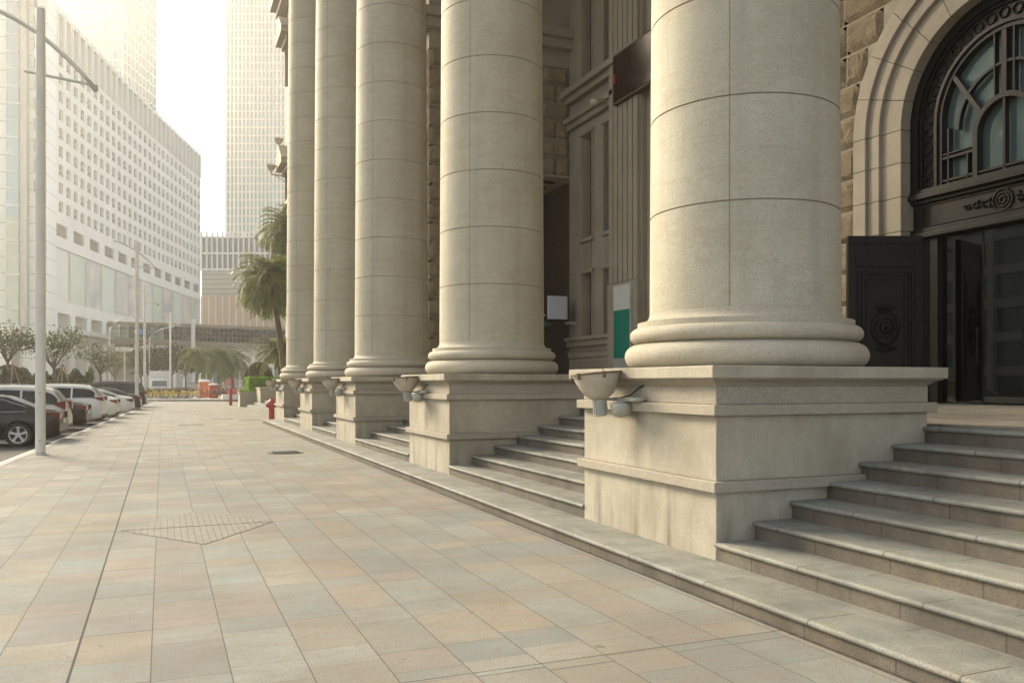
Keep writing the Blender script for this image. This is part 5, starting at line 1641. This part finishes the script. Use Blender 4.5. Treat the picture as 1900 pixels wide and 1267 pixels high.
# towers
def tower(name, label, u0, u1, z, h, deep, mat, fin, floor, finw, rot=0.0, fm='mullion', split=None, fd=.5):
    a, c = atD(u0, 710, z), atD(u1, 710, z); wd = (c - a).length
    r = thing(name, label, 'tower', (a.x, a.y, 0), -YAW + rot)
    m = MB(); m.box(0, 0, -.1, wd, deep, h); m.build('curtain_wall', mat, r)
    m = MB(); n = max(1, int(round(wd / fin)))
    for i in range(n + 1):
        x = wd*i/n; m.box(x - finw/2, -fd, 0, x + finw/2, -.01, h + .5)
    nd = max(1, int(deep / fin))
    for i in range(nd + 1):
        y = deep*i/nd; m.box(-fd, y - finw/2, 0, -.01, y + finw/2, h + .5); m.box(wd + .01, y - finw/2, 0, wd + fd, y + finw/2, h + .5)
    m.build('fins', M[fm], r)
    m = MB(); k = 0
    while k*floor < h:
        z_ = k*floor; m.box(-.16, -.16, z_, wd + .16, deep + .16, z_ + .55); k += 1
    m.build('floor_bands', M['mullion'], r)
    return r, wd
tower('glass_tower', 'pale bluish glass tower rising behind the curved white building at top left', 100, 182, 335, 250, 40, M['bluglass'], 2.6, 4.0, .25, .0)
tower('glass_tower', 'narrower grey blue glass tower right of the bluish one, its edge against the bright sky', 176, 227, 322, 220, 30, M['bluglass'], 3.2, 4.0, .3)
tower('high_rise', 'very tall pale tower with close vertical fins left of the columns', 421, 580, 420, 330, 40, M['bluglass'], 1.9, 4.0, .75, .0, 'mullion', None, .9)
# podium block
z = 322
a, c = atD(374, 710, z), atD(600, 710, z); wd = (c - a).length
hh = lambda v: EYE + (710 - v)*z/F
r = thing('podium_block', 'low block with glazed upper storeys and tan lower panels in front of the tall tower', 'building', (a.x, a.y, 0), -YAW)
m = MB(); m.box(0, 0, -.1, wd, 40, hh(503)); m.build('wall', M['grey_panel'], r)
m = MB(); m.box(0, .6, hh(503) + .01, wd, 40, hh(438)); m.build('glazed_storey', M['dkglass'], r)
m = MB()
for i in range(24): x = wd*i/23; m.box(x - .25, -.4, hh(503), x + .25, .59, hh(430))
for v in (500, 470, 440): m.box(-.3, -.3, hh(v) - .3, wd, .585, hh(v) + .3)
m.build('upper_frames', M['mullion'], r)
m = MB(); m.box(0, -.9, hh(640), wd, -.01, hh(550)); tp_ = m.build('tan_panels', M['tan'], r)
m = MB()
for i in range(18): x = wd*(i + .3)/18; m.box(x - .14, -1.5, hh(640), x + .14, -.91, hh(550))
m.build('panel_fins', M['frame'], tp_)
m = MB()
for k in range(5): m.box(0, -.25, hh(546 - 9*k), wd, -.01, hh(546 - 9*k) + .35)
m.build('string_bands', M['louvre'], r)
m = MB(); m.box(0, -.4, -.1, wd, -.02, 9); m.build('ground_storey', M['frame'], r)
m = MB()
for i in range(22):
    x = wd*(i + .2)/22; m.box(x, -.5, .2, x + wd/34, -.41, 7.5)
m.build('shop_windows', M['dkglass'], r)
m = MB(); m.box(wd*.20, -.62, .5, wd*.28, -.51, 12); m.build('red_banner', plain('red_banner_cloth', (.45, .10, .09), .6), r)

# footbridge
z1_, z2_ = 190, 168
A1, A2 = atD(205, 710, z1_), atD(540, 710, z2_)
def hb(v, z): return EYE + (710 - v)*z/F
t0, t1, bb0, bb1 = hb(596, z1_), hb(608, z2_), hb(637, z1_), hb(652, z2_)
r = thing('footbridge', 'long enclosed glass footbridge crossing the street in the distance', 'footbridge', (A1.x, A1.y, 0))
dv = A2 - A1; nv = Vector((-dv.y, dv.x, 0)).normalized() * 5
def bpt(t, zt, off=0): p = dv*t + nv*off; return Vector((p.x, p.y, zt))
def beam(mb, e0, e1, th0, th1, off0, off1, ta=0, tb=1):
    """sloping beam whose height runs e0(t)..e1(t)"""
    vs = []
    for t in (ta, tb):
        for of in (off0, off1):
            vs += [bpt(t, e0(t), of), bpt(t, e1(t), of)]
    mb.add(vs, [(0,1,3,2), (4,6,7,5), (0,4,5,1), (2,3,7,6), (1,5,7,3), (0,2,6,4)])
top = lambda t: t0 + (t1-t0)*t
bot = lambda t: bb0 + (bb1-bb0)*t
m = MB(); beam(m, lambda t: bot(t), lambda t: bot(t) + 1.3, 0, 0, -.1, 1.1); m.build('deck', M['bridge'], r)
m = MB(); beam(m, lambda t: top(t) - .6, lambda t: top(t), 0, 0, -.15, 1.15); m.build('roof', M['bridge'], r)
fg = NT('bridge_glass')
fr2 = fg.node('Fresnel', None, IOR=1.6)
mx2 = fg.node('MixShader', None, _0=fr2, _1=fg.node('BsdfTransparent', None, Color=(.55, .62, .58)), _2=fg.node('BsdfGlossy', None, Color=(.8, .85, .83), Roughness=.04))
fg.l.new(mx2.outputs[0], fg.n['Material Output'].inputs['Surface'])
m = MB()
for off in (0, 1): m.quad(bpt(0, bot(0) + 1.3, off), bpt(1, bot(1) + 1.3, off), bpt(1, top(1) - .6, off), bpt(0, top(0) - .6, off))
m.build('glazing', fg.mat, r)
m = MB()
for i in range(45):
    t = i/44; p0, p1 = bpt(t, bot(t) + 1.3, -.03), bpt(t, top(t) - .6, -.03); m.tube([p0, p1], .06, 4)
for q in (.33, .66):
    m.tube([bpt(0, bot(0) + 1.3 + (top(0) - bot(0) - 1.9)*q, -.03), bpt(1, bot(1) + 1.3 + (top(1) - bot(1) - 1.9)*q, -.03)], .05, 4)
m.build('glazing_bars', M['louvre'], r)
m = MB()
for (ta, tb, up_) in ((.20, .30, 1), (.36, .46, 0), (.50, .60, 1), (.62, .72, 1), (.76, .86, 1)):
    za, zb_ = (bot(ta) + 1.3, top(tb) - .6) if up_ else (top(ta) - .6, bot(tb) + 1.3)
    m.tube([bpt(ta, za, .1), bpt(tb, zb_, .1)], .2, 6)
m.build('diagonal_braces', M['louvre'], r, smooth=True)
def bt(u):
    d = ray(u, 710); nn_ = Vector((-dv.y, dv.x, 0)); t = (A1.x*nn_.x + A1.y*nn_.y)/(d.x*nn_.x + d.y*nn_.y)
    return (Vector((d.x*t, d.y*t, 0)) - Vector((A1.x, A1.y, 0))).dot(dv)/dv.length_squared
m = MB(); tq = bt(367); pq = bpt(tq, 0, -.25); m.lathe([(.45, -.1), (.45, hb(596, 182))], 16, c=(pq.x, pq.y, 0)); m.build('pillar', M['concrete'], r, smooth=40)
m = MB(); 
for i, t in enumerate((.03, .95)): p = bpt(t, 0, .5); m.box(p.x - 2, p.y - 1.2, -.1, p.x + 2, p.y + 1.2, bot(t) + .2)
[q_.build('abutment', M['bridge'], r) for q_ in split_mb(m)]
# direction sign hanging in front of the bridge: white arrow and blue panel
tq = bt(275); pc = bpt(tq, (top(tq) + bot(tq))/2 + .4, -.4) + Vector((A1.x, A1.y, 0))
r = thing('direction_sign', 'blue square sign with a white left pointing arrow on the footbridge', 'sign', pc, math.atan2(dv.y, dv.x))
sc = 186/F
m = MB(); m.box(-5*sc, -.1, -5*sc, 5.5*sc, 0, 5*sc); m.build('panel', M['blue'], r, bevel=.1)
m = MB(); W0 = -16.5*sc
m.extrude([(W0, 0), (W0 + 3*sc, 3.2*sc), (W0 + 4.2*sc, 3.2*sc), (W0 + 2.6*sc, .7*sc), (W0 + 8*sc, .7*sc), (W0 + 8*sc, -.7*sc), (W0 + 2.6*sc, -.7*sc), (W0 + 4.2*sc, -3.2*sc), (W0 + 3*sc, -3.2*sc)], 'y', -.12, 0)
m.build('arrow', plain('white_arrow', (.82, .82, .80), .5), r)

# =================================================================== HAZE
hz = NT('haze_air')
vol = hz.node('VolumePrincipled')
vol.inputs['Color'].default_value = (1.0, .96, .87, 1)
vol.inputs['Density'].default_value = HAZE
vol.inputs['Anisotropy'].default_value = .72
hz.n.remove(hz.b)
hz.l.new(vol.outputs[0], hz.n['Material Output'].inputs['Volume'])

m = MB(); m.box(-690, -55, -1.7, 690, 560, 345)
tag(m.build('haze', hz.mat), kind='stuff')
